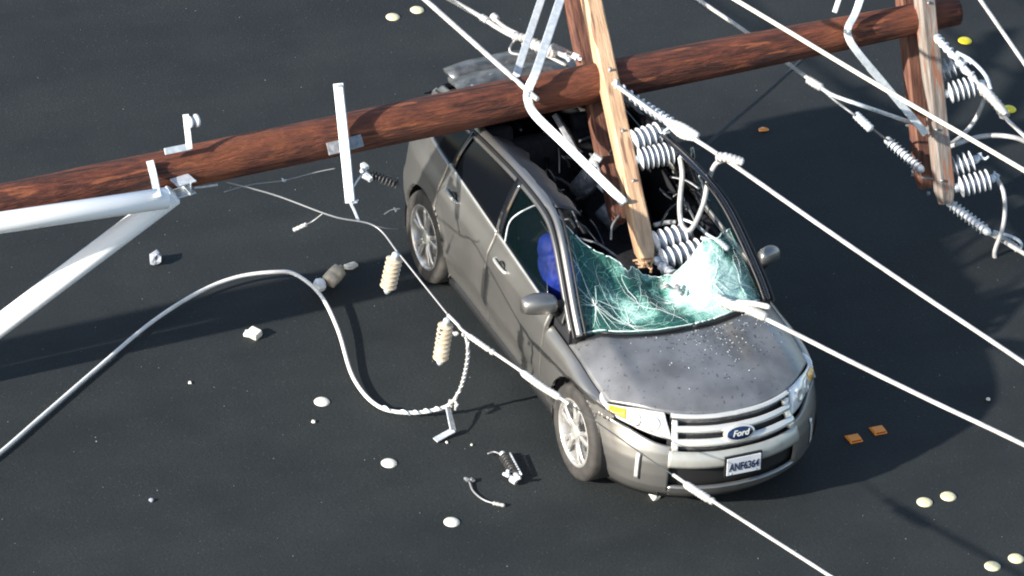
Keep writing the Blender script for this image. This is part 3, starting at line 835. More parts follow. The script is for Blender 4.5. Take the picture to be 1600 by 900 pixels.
# cowl / wiper tray and wipers
bm, g = patch(lambda u, v: V((cowl_x(-.78+1.56*u)-.005-.10*v, -.78+1.56*u, hood_z(cowl_x(-.78+1.56*u), -.78+1.56*u)-.016+.005*v)), 40, 4); fold(bm, V((1, 0, 0)), .03)
link('cowl', bm, M['black'], car)
for ys, ye in ((-.62, -.02), (.05, .66)):
    bm = bmesh.new(); pth = [V((cowl_x(ys+(ye-ys)*k/12)-.035+.01*math.sin(k*.3), ys+(ye-ys)*k/12, hood_z(cowl_x(ys+(ye-ys)*k/12), ys+(ye-ys)*k/12)+.012)) for k in range(13)]
    tube(bm, pth, .009, 8); link('wiper', bm, M['black'], car)

# windshield: two hanging lobes of shattered laminate, sagging into the cabin
def ws_plane(u, v):
    """u 0 right pillar..1 left, v 0 base..1 top"""
    y = -.755+1.51*u
    lo = V((cowl_x(y)-.06, y, hood_z(cowl_x(y), y)+.006)); yh = y*.86
    hi = V((.36-.10*(y/.75)**2+.0, yh, 1.60-.05*(y/.75)**2))
    # follow pillar height at the edges
    p = lo.lerp(hi, v); return p
TOPR = [(0, .97), (.03, .98), (.06, .86), (.12, .74), (.18, .68), (.25, .64), (.31, .60), (.36, .54), (.40, .60), (.46, .60), (.51, .56), (.56, .52), (.62, .48), (.67, .50), (.72, .53), (.80, .60), (.88, .56), (.94, .60), (1, .62)]
TU = [a for a, b_ in TOPR]; TV = [b_ for a, b_ in TOPR]
def wsf(u, v):
    vt = float(np.interp(u, TU, TV)) + .02*noise.noise(V((u*40, 1, 0)))
    vv = v*vt; p = ws_plane(u, vv)
    c = math.exp(-((u-.50)/.17)**2)
    hang = .36*c*sm(v*1.2)*(vt > 0) + .06*noise.noise(V((u*5, v*3, 2)))*v
    edge = sm(min(u, 1-u)/.08)
    p += V((-.55, 0, -.85))*hang*edge
    p += V((-.5, 0, -.8))*(.13*math.exp(-((u-.24)/.12)**2)*math.sin(math.pi*min(1, v*.9)))*edge
    p += V((.6, 0, .8))*(.05*math.exp(-((u-.42)/.05)**2)*v)
    p += V((.3, 0, .5))*(.012*noise.noise(V((u*16, v*12, 5)))+.005*noise.noise(V((u*50, v*40, 5))))*edge
    return p
bm, g = patch(wsf, 110, 50); fold(bm, V((0, 0, 0)), .008)
random.seed(12)
nf = len(bm.faces)
for (cu, cv, cnt) in ((.10, .28, 15), (.24, .14, 9), (.35, .5, 9), (.55, .5, 7), (.74, .5, 10), (.90, .30, 9)):
    for k in range(cnt):
        an = 2*math.pi*(k+random.uniform(-.3, .3))/cnt; u_, v_ = cu, cv; pts_ = [wsf(u_, v_)+V((.004, 0, .004))]
        for q in range(random.randint(4, 16)):
            an += random.gauss(0, .22); u_ += .022*math.cos(an); v_ += .055*math.sin(an)
            if not (0.01 < u_ < .99 and 0.01 < v_ < .99): break
            pts_.append(wsf(u_, v_)+V((.004, 0, .004)))
            if random.random() < .10: an += random.choice((-.9, .9))
        if len(pts_) > 2: tube(bm, pts_, random.uniform(.0010, .0026), 5, lambda d, t: 1-.7*t)
# crushed white rim along the base and the torn edge
for vv, r_ in ((.015, .006), (.99, .004)):
    seg = []
    for k in range(111):
        u_ = k/110
        if random.random() < .12 and len(seg) > 3: tube(bm, seg, r_*random.uniform(.5, 1.2), 6); seg = []
        seg.append(wsf(u_, vv)+V((.004, 0, .004)))
    if len(seg) > 2: tube(bm, seg, r_, 6)
bm.faces.ensure_lookup_table()
for f in bm.faces[nf:]: f.material_index = 1
wsd = link('windshield', bm, [M['shattered'], M['crack']], car, label='shattered green windshield sagging into the cabin')
bm = bmesh.new()
for sg in (-1, 1):
    tube(bm, [V((p.x+.01, (p.y-.045)*sg, p.z+.004)) for p in RAIL[:34]], .010, 8)
split_loose(link('windshield_seal', bm, M['black'], car))

# glass and soot crumbs on the hood
bm = bmesh.new()
for k in range(340):
    y = random.gauss(.25, .30); v = min(.95, abs(random.gauss(0, .27)));
    if abs(y) > .72: continue
    x = cowl_x(y)*(1-v)+hood_front(y)*v; s_ = random.uniform(.0012, .0036)
    mtx = Matrix.Translation((x, y, hood_z(x, y)+s_*.6)) @ Matrix.Rotation(random.random()*6, 4, 'Z') @ Matrix.Rotation(random.random()*2, 4, 'X') @ Matrix.Diagonal((s_*2, s_*1.3, s_, 1))
    r = bmesh.ops.create_icosphere(bm, subdivisions=1, radius=1, matrix=mtx)
    if random.random() < .55:
        fs = set(f for vv in r['verts'] for f in vv.link_faces)
        for f in fs: f.material_index = 1
cr = link('glass_crumbs', bm, [M['shard'], M['black']], None, smooth=False); tag(cr, 'broken glass crumbs and dark grit scattered over the grey hood', 'debris', kind='stuff')

# blue bundle on the passenger seat
bl = bpy.data.objects.new('blue_bundle', None); col.objects.link(bl)
bm = bmesh.new()
def blob(bm, c, r, amp=.1, seed=0):
    q = bmesh.ops.create_icosphere(bm, subdivisions=5, radius=1, matrix=Matrix())
    for v in q['verts']:
        d = v.co.normalized(); k = 1+amp*noise.noise(d*2.2+V((seed, 0, 0)))+amp*.35*noise.noise(d*6+V((0, seed, 0)))
        v.co = V(c)+V((d.x*r[0], d.y*r[1], d.z*r[2]))*k
blob(bm, (.33, -.58, .92), (.17, .15, .30), .16, 3); blob(bm, (.26, -.60, 1.08), (.15, .12, .15), .10, 5); blob(bm, (.21, -.61, 1.19), (.125, .10, .125), .05, 8)
bpy.data.objects.remove(bl)
bl = link('blue_bundle', bm, M['blue']); tag(bl, 'bright blue rounded cloth bundle behind the front side window of the grey car', 'bundle')
rm = bl.modifiers.new('remesh', 'REMESH'); rm.mode = 'VOXEL'; rm.voxel_size = .012; rm.use_smooth_shade = True

# ==================================================================== POLE
PZ = 1.64
pole = thing('utility_pole', 'red brown wooden utility pole lying across the crushed roof of the grey car', 'utility pole', (-1.2, -.6, 1.47))
def pole_c(y):
    x = float(np.interp(y, [-9, -4.54, -2.48, -.6, 1.34, 3.7], [-.72, -.975, -1.08, -1.185, -1.275, -1.37]))
    return V((x, y, PZ))
def pole_r(y): return float(np.interp(y, [-9, -4.5, -.6, 1.5, 3.6], [.175, .152, .160, .148, .118]))
bm = bmesh.new(); rings = []
YT = 3.60; n = 48
ys = [-9+(YT+9)*k/260 for k in range(261)]
for y in ys:
    c = pole_c(y); r = pole_r(y); ring = []
    for k in range(n):
        a = 2*math.pi*k/n; d = V((math.cos(a), 0, math.sin(a)))
        rr = r*(1+.030*noise.noise(V((math.cos(a)*1.5, y*1.1, math.sin(a)*1.5)))+.020*noise.noise(V((math.cos(a)*5, y*1.2, math.sin(a)*5)))+.012*noise.noise(V((math.cos(a)*14, y*1.6, math.sin(a)*14))))
        ring.append(c+d*rr)
    rings.append(ring)
vs = ring_loft(bm, rings, cap=False); f = bm.faces.new(vs[-1]); f.material_index = 1; f = bm.faces.new(vs[0][::-1]); f.material_index = 1
link('shaft', bm, [M['wood_pole'], M['wood_dark']], pole)

# crossarms: a pair bolted either side of the pole
def timber(a, b, wd, name, mt_, seed, jag=True):
    a = V(a); b = V(b); R = frame(b-a, V((0, 1, 0))); L = (b-a).length
    bm = bmesh.new(); rings = []; N_ = 60
    prof = [(-1, -.8), (-.8, -1), (.8, -1), (1, -.8), (1, .8), (.8, 1), (-.8, 1), (-1, .8)]
    for k in range(N_+1):
        t = k/N_; c = a.lerp(b, t); k2 = 1+.035*noise.noise(V((t*5+seed, 0, 0)))
        if jag: k2 *= 1-.32*sm((t-.965)/.035)
        ring = []
        for j, (p, q) in enumerate(prof):
            n1 = .004*noise.noise(V((t*14, j, seed)))
            ring.append(c+R.col[1]*(p*wd/2*k2+n1)+R.col[2]*(q*wd/2*k2+n1))
        rings.append(ring)
    ring_loft(bm, rings)
    o = link(name, bm, mt_, pole, smooth=False)
    return o
# grain must run along the timber: material uses object Y stretch -> rotate texture by own mapping
def along(mt_, d):
    """copy of a wood material whose grain follows direction d"""
    m2 = mt_.copy(); mp = [n_ for n_ in m2.node_tree.nodes if n_.type == 'MAPPING'][0]
    R = frame(V(d)).transposed().to_4x4(); e = R.to_euler()
    mp.vector_type = 'POINT'
    m2.node_tree.nodes.new('ShaderNodeMapping')
    new = m2.node_tree.nodes[-1]; new.inputs['Rotation'].default_value = e
    tc = [n_ for n_ in m2.node_tree.nodes if n_.type == 'TEX_COORD'][0]
    m2.node_tree.links.new(tc.outputs['Object'], new.inputs[0]); m2.node_tree.links.new(new.outputs[0], mp.inputs[0])
    mp.inputs['Scale'].default_value = (.9, 8, 8)
    return m2
A1c = at(949, 118, y=.43); A1t = at(1011, 408, z=1.0)
d1 = (A1t-A1c).normalized(); A1top = A1c-d1*1.55
timber(A1top, A1t, .135, 'crossarm', along(M['wood_tan'], d1), 1)
nrm1 = V((d1.z*-1, 0, d1.x)).normalized()
if nrm1.z < 0: nrm1 = -nrm1
A1b = A1c-nrm1*.315-V((0, .03, 0))
timber(A1b-d1*1.5, A1b+d1*1.12, .13, 'crossarm', along(M['wood_red'], d1), 2)
A2c = at(1446, 15, y=3.26); A2t = at(1478, 318, y=3.26)
d2 = (A2t-A2c).normalized()
timber(A2c-d2*1.5, A2t, .135, 'crossarm', along(M['wood_grey'], d2), 3)
nrm2 = V((-d2.z, 0, d2.x)).normalized()
A2b = A2c-nrm2*.30-V((0, .02, 0))
timber(A2b-d2*1.5, A2b+d2*1.46, .125, 'crossarm', along(M['wood_red'], d2), 4)
# through bolts
bm = bmesh.new()
for c0, c1, dd in ((A1c, A1b, d1), (A2c, A2b, d2)):
    for t in (-.0, ):
        lathe(bm, c1+dd*t-nrm1*.14, c0+dd*t+nrm1*.10, [(0, .012), (1, .012)], 10)
for t in (.55, 1.0): lathe(bm, A1b+d1*t-nrm1*.11, A1c+d1*t+nrm1*.085, [(0, .011), (1, .011)], 10)
for t in (.95, 1.36): lathe(bm, A2b+d2*t-nrm2*.11-V((0, .05, 0)), A2c+d2*t+nrm2*.085-V((0, .05, 0)), [(0, .011), (1, .011)], 10)
for c0, y_ in (((988, 222), .4), ((1436, 172), 3.2), ((1441, 265), 3.2), ((1465, 300), 3.3)):
    p = at(*c0, y=y_); lathe(bm, p-V((0, .09, 0)), p-V((0, .07, 0)), [(0, .02), (1, .016)], 10)
split_loose(link('bolt', bm, M['galv_dark'], pole))

# V braces (bent galvanised angle)
def strip(name, pts, wd, th, mt_, parent, hint=V((0, 0, 1)), sub=5):
    path = catmull(pts, sub); bm = bmesh.new(); rings = []
    for i, p in enumerate(path):
        t = (path[min(i+1, len(path)-1)]-path[max(i-1, 0)]).normalized(); s = hint.cross(t).normalized(); u = t.cross(s)
        rings.append([p+s*wd/2+u*th/2, p-s*wd/2+u*th/2, p-s*wd/2-u*th/2, p+s*wd/2-u*th/2])
    ring_loft(bm, rings); o = link(name, bm, mt_, parent, smooth=False); return mod_bevel(o, min(wd, th)*.2, 2)
HV = -fw
PA, PB = pole_c(-3), pole_c(3)
def onpole(px, py, lift): return near(px, py, PA, PB)-fw*lift
def legs(corner, bottom, top, wd, th, mt_, extra=()):
    pts = []
    if top is not None: pts += [top, top.lerp(corner[0], .5)]
    pts += list(corner)
    if bottom is not None: pts += [corner[-1].lerp(bottom, .33), corner[-1].lerp(bottom, .66), bottom]
    strip('brace', pts, wd, th, mt_, pole, HV)
Lf = -fw*.11
legs([onpole(838, 112, .22), onpole(827, 138, .225), onpole(825, 158, .225), onpole(836, 181, .22)], near(976, 318, A1c, A1t)+Lf, near(897, -64, A1top, A1c)+Lf, .068, .03, M['galv'])
legs([onpole(810, 106, -.20), onpole(806, 130, -.22), onpole(812, 160, -.22)], None, near(872, -80, A1b-d1, A1b), .06, .03, M['galv'])
legs([onpole(866, 178, -.18)], near(912, 258, A1b, A1b+d1), None, .04, .02, M['galv_dark'])
legs([onpole(1338, 12, .20), onpole(1323, 44, .205), onpole(1324, 62, .205), onpole(1338, 84, .20)], near(1445, 210, A2c, A2t)+Lf, near(1404, -200, A2c-d2*1.5, A2c)+Lf, .058, .025, M['galv'])
legs([onpole(1352, 96, -.18)], near(1440, 200, A2b, A2b+d2), None, .045, .025, M['galv'])
legs([onpole(1306, 18, -.18)], None, near(1378, -200, A2b-d2, A2b), .04, .02, M['galv'])
for p in (onpole(825, 150, .24), onpole(1323, 53, .22), near(976, 315, A1c, A1t)-fw*.13):
    bm = bmesh.new(); lathe(bm, p, p+V((.5, -.3, .55))*.05, [(0, .02), (.6, .02), (1, .012)], 10); link('bolt', bm, M['galv'], pole)

# insulators
def onarm(px, py, qx, qy):
    p = near(px, py, A1c, A1t); return p, at(qx, qy, z=p.z+.03)
def insulator(a, b, n_, R, r, mt_, parent, name='insulator', ends=True, body=None, label=None):
    a = V(a); b = V(b); L = (b-a).length
    prof = [(0, r*.8), (0, r)]
    for k in range(n_):
        t0 = (k+.15)/n_; t1 = (k+.55)/n_; t2 = (k+.85)/n_
        prof += [(t0, r), (t1-.16/n_, R*.75), (t1-.03/n_, R), (t1+.05/n_, R*.97), (t1-.02/n_, R*.7), (t1+.03/n_, r*1.05), (t2, r)]
    prof += [(1, r), (1, r*.8)]
    bm = bmesh.new(); lathe(bm, a, b, prof, 24); o = link(name, bm, mt_, parent, label=label)
    if ends:
        bm = bmesh.new(); d = (b-a)/L
        lathe(bm, a-d*.045, a+d*.004, [(0, r*.6), (.3, r*1.15), (1, r*1.2)], 16); lathe(bm, b-d*.004, b+d*.05, [(0, r*1.2), (.6, r*1.1), (1, r*.5)], 16)
        split_loose(link('end_fitting', bm, M['galv'], o))
    return o
insulator(*onarm(985, 222, 1031, 207), 5, .092, .030, M['porcelain'], pole)
insulator(*onarm(996, 250, 1052, 238), 7, .092, .030, M['porcelain'], pole)
insulator(*onarm(1018, 380, 1072, 364), 5, .090, .030, M['porcelain'], pole)
insulator(*onarm(1030, 407, 1095, 388), 6, .090, .030, M['porcelain'], pole)
insulator(at(1466, 112, y=3.36), at(1502, 98, y=3.54), 4, .088, .030, M['porcelain'], pole)
insulator(at(1480, 146, y=3.36), at(1530, 132, y=3.62), 6, .090, .030, M['porcelain'], pole)
insulator(at(1487, 262, y=3.36), at(1522, 250, y=3.54), 4, .088, .030, M['porcelain'], pole)
insulator(at(1497, 293, y=3.36), at(1547, 280, y=3.62), 6, .090, .030, M['porcelain'], pole)
# dead-end strain insulators
T1 = A1t+V((.03, .06, .0)); T2 = at(1190, 495, z=1.20)
insulator(near(1036, 418, T1, T2), near(1092, 458, T1, T2), 9, .045, .028, M['porcelain'], pole, 'strain_insulator')
insulator(at(1487, 320, y=3.35), at(1540, 360, y=3.5), 9, .048, .028, M['porcelain'], pole, 'strain_insulator')
insulator(at(1390, 222, y=2.95), at(1436, 262, y=3.1), 9, .046, .028, M['porcelain'], pole, 'strain_insulator')
# hardware lumps on the post tops
def cluster(name, pts, parent, mt_, seed=1, s=.03, label=None):
    random.seed(seed); bm = bmesh.new()
    for p in pts:
        p = V(p)
        for k in range(3):
            q = p+V((random.uniform(-s, s), random.uniform(-s, s), random.uniform(-s, s)))*.35
            if random.random() < .5: box(bm, q, (s*random.uniform(.8, 1.8), s*random.uniform(.6, 1.2), s*random.uniform(.5, 1)), Matrix.Rotation(random.random()*3, 3, V((random.random(), random.random(), 1))))
            else: lathe(bm, q, q+V((random.uniform(-1, 1), random.uniform(-1, 1), random.uniform(-1, 1))).normalized()*s*1.6, [(0, s*.4), (1, s*.4)], 10)
    o = link(name, bm, mt_, parent, smooth=False, label=label)
    rm_ = o.modifiers.new('weld', 'REMESH'); rm_.mode = 'VOXEL'; rm_.voxel_size = .006
    return o
cluster('insulator_hardware', [at(1038, 206, z=1.56), at(1058, 232, z=1.50), at(1063, 245, z=1.48)], pole, M['galv'], 3, .032)
cluster('insulator_hardware', [at(1098, 385, z=1.07), at(1105, 374, z=1.08), at(1112, 388, z=1.08)], pole, M['galv_dark'], 4, .034)
cluster('insulator_hardware', [at(1512, 92, y=3.58), at(1519, 98, y=3.6)], pole, M['galv'], 5, .028)
cluster('insulator_hardware', [at(1530, 243, y=3.6), at(1537, 249, y=3.62)], pole, M['galv'], 6, .028)
for p_ in (near(1028, 412, A1c, A1t), at(1480, 314, y=3.32), at(1438, 270, y=3.12)): cluster('eye_fitting', [p_], pole, M['galv'], 9, .026)
# upper red arm dead-end clamp at pole top left
cluster('insulator_hardware', [at(1539, 126, y=3.68)], pole, M['galv'], 25, .028)
cluster('insulator_hardware', [at(1554, 274, y=3.7)], pole, M['galv'], 26, .028)
cluster('eye_fitting', [at(898, 90, y=.28), at(890, 92, y=.24)], pole, M['galv'], 10, .035)

# broken switch gear hanging off the arm into the cabin
sw = bpy.data.objects.new('switch_gear', None); col.objects.link(sw); sw.parent = pole; sw.location = (0, 0, 0)
for (p0, p1, y0, y1, R) in (((902, 300), (935, 262), .08, .2, .085), ((940, 322), (968, 352), .2, .3, .085), ((905, 275), (925, 300), .1, .16, .07)):
    bm = bmesh.new(); lathe(bm, at(*p0, y=y0), at(*p1, y=y1), [(0, R*.7), (.04, R), (.96, R), (1, R*.7)], 24); link('switch_canister', bm, M['galv_dark'], pole)
strip('switch_arm', [at(930, 285, y=.18), at(945, 300, y=.22), at(958, 322, y=.26)], .035, .02, M['galv'], pole, HV)
strip('switch_arm', [at(922, 262, y=.16), at(935, 243, y=.18)], .08, .03, M['galv'], pole, HV)
cluster('switch_bracket', [at(958, 338, y=.3), at(965, 348, y=.32)], pole, M['galv_dark'], 12, .035)
bpy.data.objects.remove(sw)
# broken bits round the tip of the tan arm
bm = bmesh.new(); random.seed(21)
for k in range(26):
    p = A1t+V((random.uniform(-.04, .05), random.uniform(-.06, .07), random.uniform(-.05, .02)))
    box(bm, p, (random.uniform(.05, .10), random.uniform(.006, .02), random.uniform(.006, .02)), Matrix.Rotation(random.random()*3, 3, V((random.random(), random.random(), random.random()+.1))))
link('splinter_mass', bm, M['wood_tan'], pole, smooth=False, label='splintered tip of the tan crossarm')

# white fibreglass V arms and their bracket (left)
J = at(268, 304, z=1.66)
B1 = at(0, 348, z=1.68); B2 = at(0, 508, z=.56)
def boxbeam(a, b, wd, mt_, name, ext=0.):
    a = V(a); b = V(b); b = b+(b-a).normalized()*ext
    bm = bmesh.new(); lathe(bm, a, b, [(0, wd*.42), (.004, wd*.5), (.996, wd*.5), (1, wd*.42)], 32); return link(name, bm, mt_, pole)
boxbeam(at(262, 309, z=1.68), B1, .16, M['white_arm'], 'fibreglass_arm', 1.6)
boxbeam(at(272, 303, z=1.60), B2, .165, M['white_arm'], 'fibreglass_arm', .9)
bm = bmesh.new(); p = at(280, 292, z=1.62); R = frame(at(300, 285, z=1.6)-at(250, 300, z=1.6))
box(bm, p+V((0, .03, .05)), (.16, .12, .012), R); box(bm, p+V((0, .06, 0)), (.012, .12, .11), R); box(bm, p+V((0, .03, -.05)), (.16, .12, .012), R)
o = link('arm_bracket', bm, M['galv'], pole, smooth=False); mod_bevel(o, .003)
strip('clamp_strap', [onpole(237, 252, .20), onpole(243, 275, .22), at(247, 308, z=1.76)], .055, .012, M['galv'], pole, HV, 4)
strip('clamp_rod', [at(303, 293, z=1.5), at(340, 288, z=1.5)], .02, .02, M['galv'], pole)
# L bracket with knob on top
strip('pin_bracket', [onpole(260, 238, .2), onpole(300, 230, .2)], .05, .012, M['galv'], pole, HV, 4)
strip('pin_bracket', [onpole(299, 234, .21), onpole(293, 180, .21)], .045, .012, M['galv'], pole, HV, 4)
bm = bmesh.new(); lathe(bm, onpole(296, 193, .22), onpole(313, 189, .22), [(0, .02), (.1, .045), (.3, .045), (.5, .02), (.7, .05), (.95, .05), (1, .02)], 18); link('knob_insulator', bm, M['porcelain'], pole)
# tall angle bracket with pole clamp
strip('angle_bracket', [onpole(530, 132, .22), onpole(540, 228, .23), onpole(549, 318, .22)], .075, .012, M['galv'], pole, HV, 4)
strip('angle_bracket', [onpole(536, 138, .235), onpole(546, 228, .245), onpole(554, 315, .235)], .012, .045, M['galv'], pole, HV, 4)
strip('pole_band', [onpole(513, 234, .17), onpole(535, 229, .20), onpole(567, 220, .17)], .095, .014, M['galv_dark'], pole, HV, 4)
cluster('bracket_bolts', [onpole(533, 136, .23)], pole, M['galv'], 15, .024)
cluster('bracket_bolts', [onpole(550, 312, .23), onpole(554, 316, .23)], pole, M['galv'], 16, .024)
insulator(at(578, 272, y=-1.60), at(622, 288, y=-1.40), 8, .042, .016, M['dark_insul'], pole, 'dropped_insulator', ends=False)
cluster('insulator_cap', [at(568, 262, y=-1.66), at(574, 275, y=-1.63)], pole, M['porcelain'], 17, .04)
strip('hanging_link', [onpole(548, 316, .22), onpole(555, 330, .22), onpole(562, 347, .22)], .02, .012, M['galv'], pole, V((1, 0, .2)), 3)
strip('hanging_link', [onpole(549, 300, .23), onpole(564, 276, .2), at(572, 268, y=-1.64)], .014, .01, M['galv'], pole, V((1, 0, .2)), 3)

# ==================================================================== CABLES
def cable(name, pts, r, mt_, label, group='fallen power cables', sub=10, radf=None, n=10, cat='cable'):
    bm = bmesh.new(); tube(bm, catmull(pts, sub), r, n, radf)
    o = link(name, bm, mt_); return tag(o, label, cat, group)
def part_tube(name, pts, r, mt_, parent, sub=6, radf=None, n=8):
    bm = bmesh.new(); tube(bm, catmull(pts, sub), r, n, radf); return link(name, bm, mt_, parent)
RC = .0175
def twist(path, r, pitch, wr, mt_, parent, name='armor_wrap'):
    bm = bmesh.new(); tube(bm, helix(path, r, pitch), wr, 6); return link(name, bm, mt_, parent)
def clamp(pts, r, parent, mt_=None, name='clamp'):
    """tapered compression fitting on a cable"""
    p = catmull(pts, 14)
    bm = bmesh.new(); tube(bm, p, r, 12, lambda d, t: (.6+.4*sm(min(t, 1-t)/.07))*(1+.10*math.sin(d*190))); return link(name, bm, mt_ or M['wire'], parent)

# C3: from the tan crossarm to the right edge
a = near(957, 130, A1c, A1t)-fw*.06; b = at(1135, 250, z=1.62); e = at(1600, 567, z=1.60); far = e+(e-b).normalized()*2.5
c3 = cable('power_cable', [a, at(1035, 185, z=1.64), b, b.lerp(e, .33)-V((0, 0, .012)), b.lerp(e, .66)-V((0, 0, .012)), e, far], RC, M['wire'], None)
c3['label'] = 'taut pale cable from the middle of the tan crossarm across dark road to right edge'
seg = catmull([a, at(1000, 160, z=1.64), at(1050, 192, z=1.64)], 14)
twist(seg, .034, .05, .011, M['galv'], c3)
bm = bmesh.new(); tube(bm, seg, .024, 10); link('strain_rod', bm, M['porcelain'], c3)
cl = [at(1045, 192, z=1.64), at(1092, 212, z=1.64)]
clamp([at(1044, 190, z=1.66), at(1066, 197, z=1.67), at(1092, 213, z=1.64)], .027, c3); clamp([at(1040, 190, z=1.62), at(1064, 212, z=1.60), at(1092, 218, z=1.62)], .020, c3)
clamp([at(1118, 246, z=1.65), at(1135, 246, z=1.66), at(1162, 254, z=1.63)], .036, c3)
part_tube('lower_link', [at(968, 148, z=1.55), at(1010, 185, z=1.5), at(1032, 208, z=1.5)], .012, M['galv_dark'], c3)

# jumper loop
j1 = cable('jumper_wire', [at(1063, 248, z=1.5), at(1066, 275, z=1.42), at(1062, 320, z=1.28), at(1066, 352, z=1.20), at(1080, 358, z=1.20), at(1098, 322, z=1.32), at(1107, 282, z=1.46), at(1118, 257, z=1.58), at(1133, 249, z=1.63)], .020, M['wire'], 'white jumper wire hanging in a deep U beside the tan crossarm insulators', 'jumper wires')
# C10: from arm tip across the hood
a = near(1092, 458, T1, T2); m1 = near(1150, 480, T1, T2); h = T2; e = at(1600, 695, z=1.02); far = e+(e-h).normalized()*2.5
c10 = cable('power_cable', [a, m1, h, h.lerp(e, .33)-V((0, 0, .01)), h.lerp(e, .66)-V((0, 0, .01)), e, far], RC, M['wire'], 'pale cable from the tip of the tan crossarm over the grey hood')
clamp([near(1093, 440, T1, T2), near(1105, 455, T1, T2), near(1140, 475, T1, T2), near(1170, 482, T1, T2)], .036, c10)
clamp([near(1150, 472, T1, T2), near(1175, 474, T1, T2), near(1203, 480, T1, T2)], .022, c10)
clamp([near(1168, 484, T1, T2), near(1180, 488, T1, T2), near(1198, 496, T1, T2)], .036, c10)
twist(catmull([near(1100, 452, T1, T2), near(1125, 470, T1, T2), near(1152, 479, T1, T2)], 10), .036, .045, .010, M['wire'], c10)
part_tube('jumper_tail', [at(1078, 400, z=1.10), at(1080, 418, z=1.10), near(1092, 438, T1, T2), near(1112, 455, T1, T2)], .022, M['wire'], c10)
part_tube('hook', [at(1095, 372, z=1.13), at(1108, 375, z=1.13), at(1113, 388, z=1.13), at(1105, 398, z=1.10), at(1096, 398, z=1.10)], .016, M['galv'], c10)
part_tube('upper_lead', [at(1060, 340, z=1.13), at(1085, 350, z=1.13), at(1105, 366, z=1.13), at(1125, 378, z=1.13), at(1138, 390, z=1.13)], .012, M['galv'], c10)
clamp([at(1118, 374, z=1.13), at(1128, 381, z=1.13), at(1138, 390, z=1.13)], .022, c10, M['galv'])
part_tube('post_lead', [at(1022, 352, z=1.13), at(1040, 348, z=1.13), at(1056, 347, z=1.13)], .018, M['wire'], c10)
cluster('shackle', [at(1046, 448, z=1.10), at(1058, 450, z=1.10), at(1064, 458, z=1.10)], c10, M['galv_dark'], 31, .028)

# C4: long straight cream cable over pole and right crossarm
a = at(1150, 0, z=2.15); e = at(1600, 266, z=2.05); d = (e-a).normalized()
cable('power_cable', [a-d*3, a, a.lerp(e, .5)-V((0, 0, .01)), e, e+d*3], .018, M['wire_cream'], 'straight cream cable passing in front of the pole tip and across the grey crossarm')
# C6 top right corner
a = at(1532, 0, z=1.75); e = at(1600, 98, z=1.70); d = (e-a).normalized()
c = cable('power_cable', [a-d*2, a, e, e+d*2], .017, M['wire'], 'short run of white cable crossing the top right corner of the view')
# C1
a = at(665, 0, z=1.85); e = at(800, 120, z=1.80); d = (e-a).normalized()
cable('power_cable', [a-d*3, a, e, e+d*.35], .021, M['wire'], 'white cable coming from the top and ending against the pole above the crushed rear roof')
# C2 with clamps
a = at(705, 0, z=1.72); k1 = at(752, 27, z=1.70); k2 = at(806, 58, z=1.66)
c2 = cable('power_cable', [a-(k1-a)*6, a, k1, at(775, 42, z=1.68), k2, at(845, 72, z=1.62), at(893, 92, y=.30)], .021, M['wire'], 'white cable with twin clamps and a wire loop above the pole')
clamp([k1, at(762, 33, z=1.7)], .03, c2); clamp([at(770, 25, z=1.72), at(777, 31, z=1.72)], .030, c2)
part_tube('second_strand', [at(773, 30, z=1.72), at(790, 43, z=1.70), at(815, 56, z=1.68)], .016, M['wire'], c2)
clamp([at(800, 56, z=1.68), at(825, 60, z=1.68)], .032, c2)
part_tube('wire_loop', [at(805, 62, z=1.66), at(797, 74, z=1.62), at(800, 83, z=1.60), at(822, 84, z=1.60), at(816, 68, z=1.62)], .010, M['wire'], c2)
clamp([at(828, 66, z=1.66), at(850, 76, z=1.64), at(872, 84, z=1.62)], .046, c2)
clamp([at(860, 72, z=1.68), at(893, 88, z=1.60)], .034, c2)
part_tube('lower_strand', [at(815, 84, z=1.58), at(850, 86, z=1.56), at(885, 102, z=1.54)], .014, M['wire'], c2)

# C5: comes from the top, behind the pole, splits towards the right crossarm
a = at(1092, 0, z=1.40); b = at(1160, 46, z=1.38); f_ = at(1228, 97, z=1.36); g_ = at(1275, 131, z=1.34)
c5 = cable('power_cable', [a-(b-a)*3, a, b, f_, g_], .017, M['wire'], 'white cable from the top passing under the pole towards the right-hand crossarm')
clamp([at(1262, 124, z=1.34), at(1285, 138, z=1.34)], .032, c5)
part_tube('upper_branch', [g_, at(1300, 148, z=1.33), at(1350, 166, z=1.32), at(1425, 192, y=3.08)], .017, M['galv'], c5)
part_tube('lower_branch', [g_, at(1302, 155, z=1.30), at(1342, 185, z=1.24), at(1390, 222, y=2.96)], .010, M['galv_dark'], c5)
clamp([at(1336, 178, z=1.26), at(1362, 203, z=1.2)], .034, c5, M['galv'])

# C7: armoured dead-end from grey crossarm to right edge + branch
a = at(1450, 45, y=3.34); p1 = at(1500, 98, z=1.62); p2 = at(1545, 150, z=1.60); p3 = at(1572, 185, z=1.6); e = at(1600, 212, z=1.58)
c7 = cable('power_cable', [a, p1, p2, p3, e, e+(e-p3)*5], .016, M['wire'], 'cable wrapped in knobbly armour rods at the top of the grey crossarm')
twist(catmull([a, at(1475, 70, z=1.63), p1, at(1524, 125, z=1.61)], 14), .028, .075, .012, M['galv'], c7)
bm = bmesh.new(); tube(bm, catmull([a, at(1475, 70, z=1.63), p1, at(1524, 125, z=1.61)], 14), .022, 10); link('armour_rod', bm, M['porcelain'], c7)
clamp([at(1530, 132, z=1.62), at(1552, 155, z=1.62), at(1572, 182, z=1.6)], .036, c7)
twist(catmull([at(1535, 140, z=1.6), at(1556, 160, z=1.6), at(1572, 184, z=1.6)], 10), .034, .05, .010, M['wire'], c7)
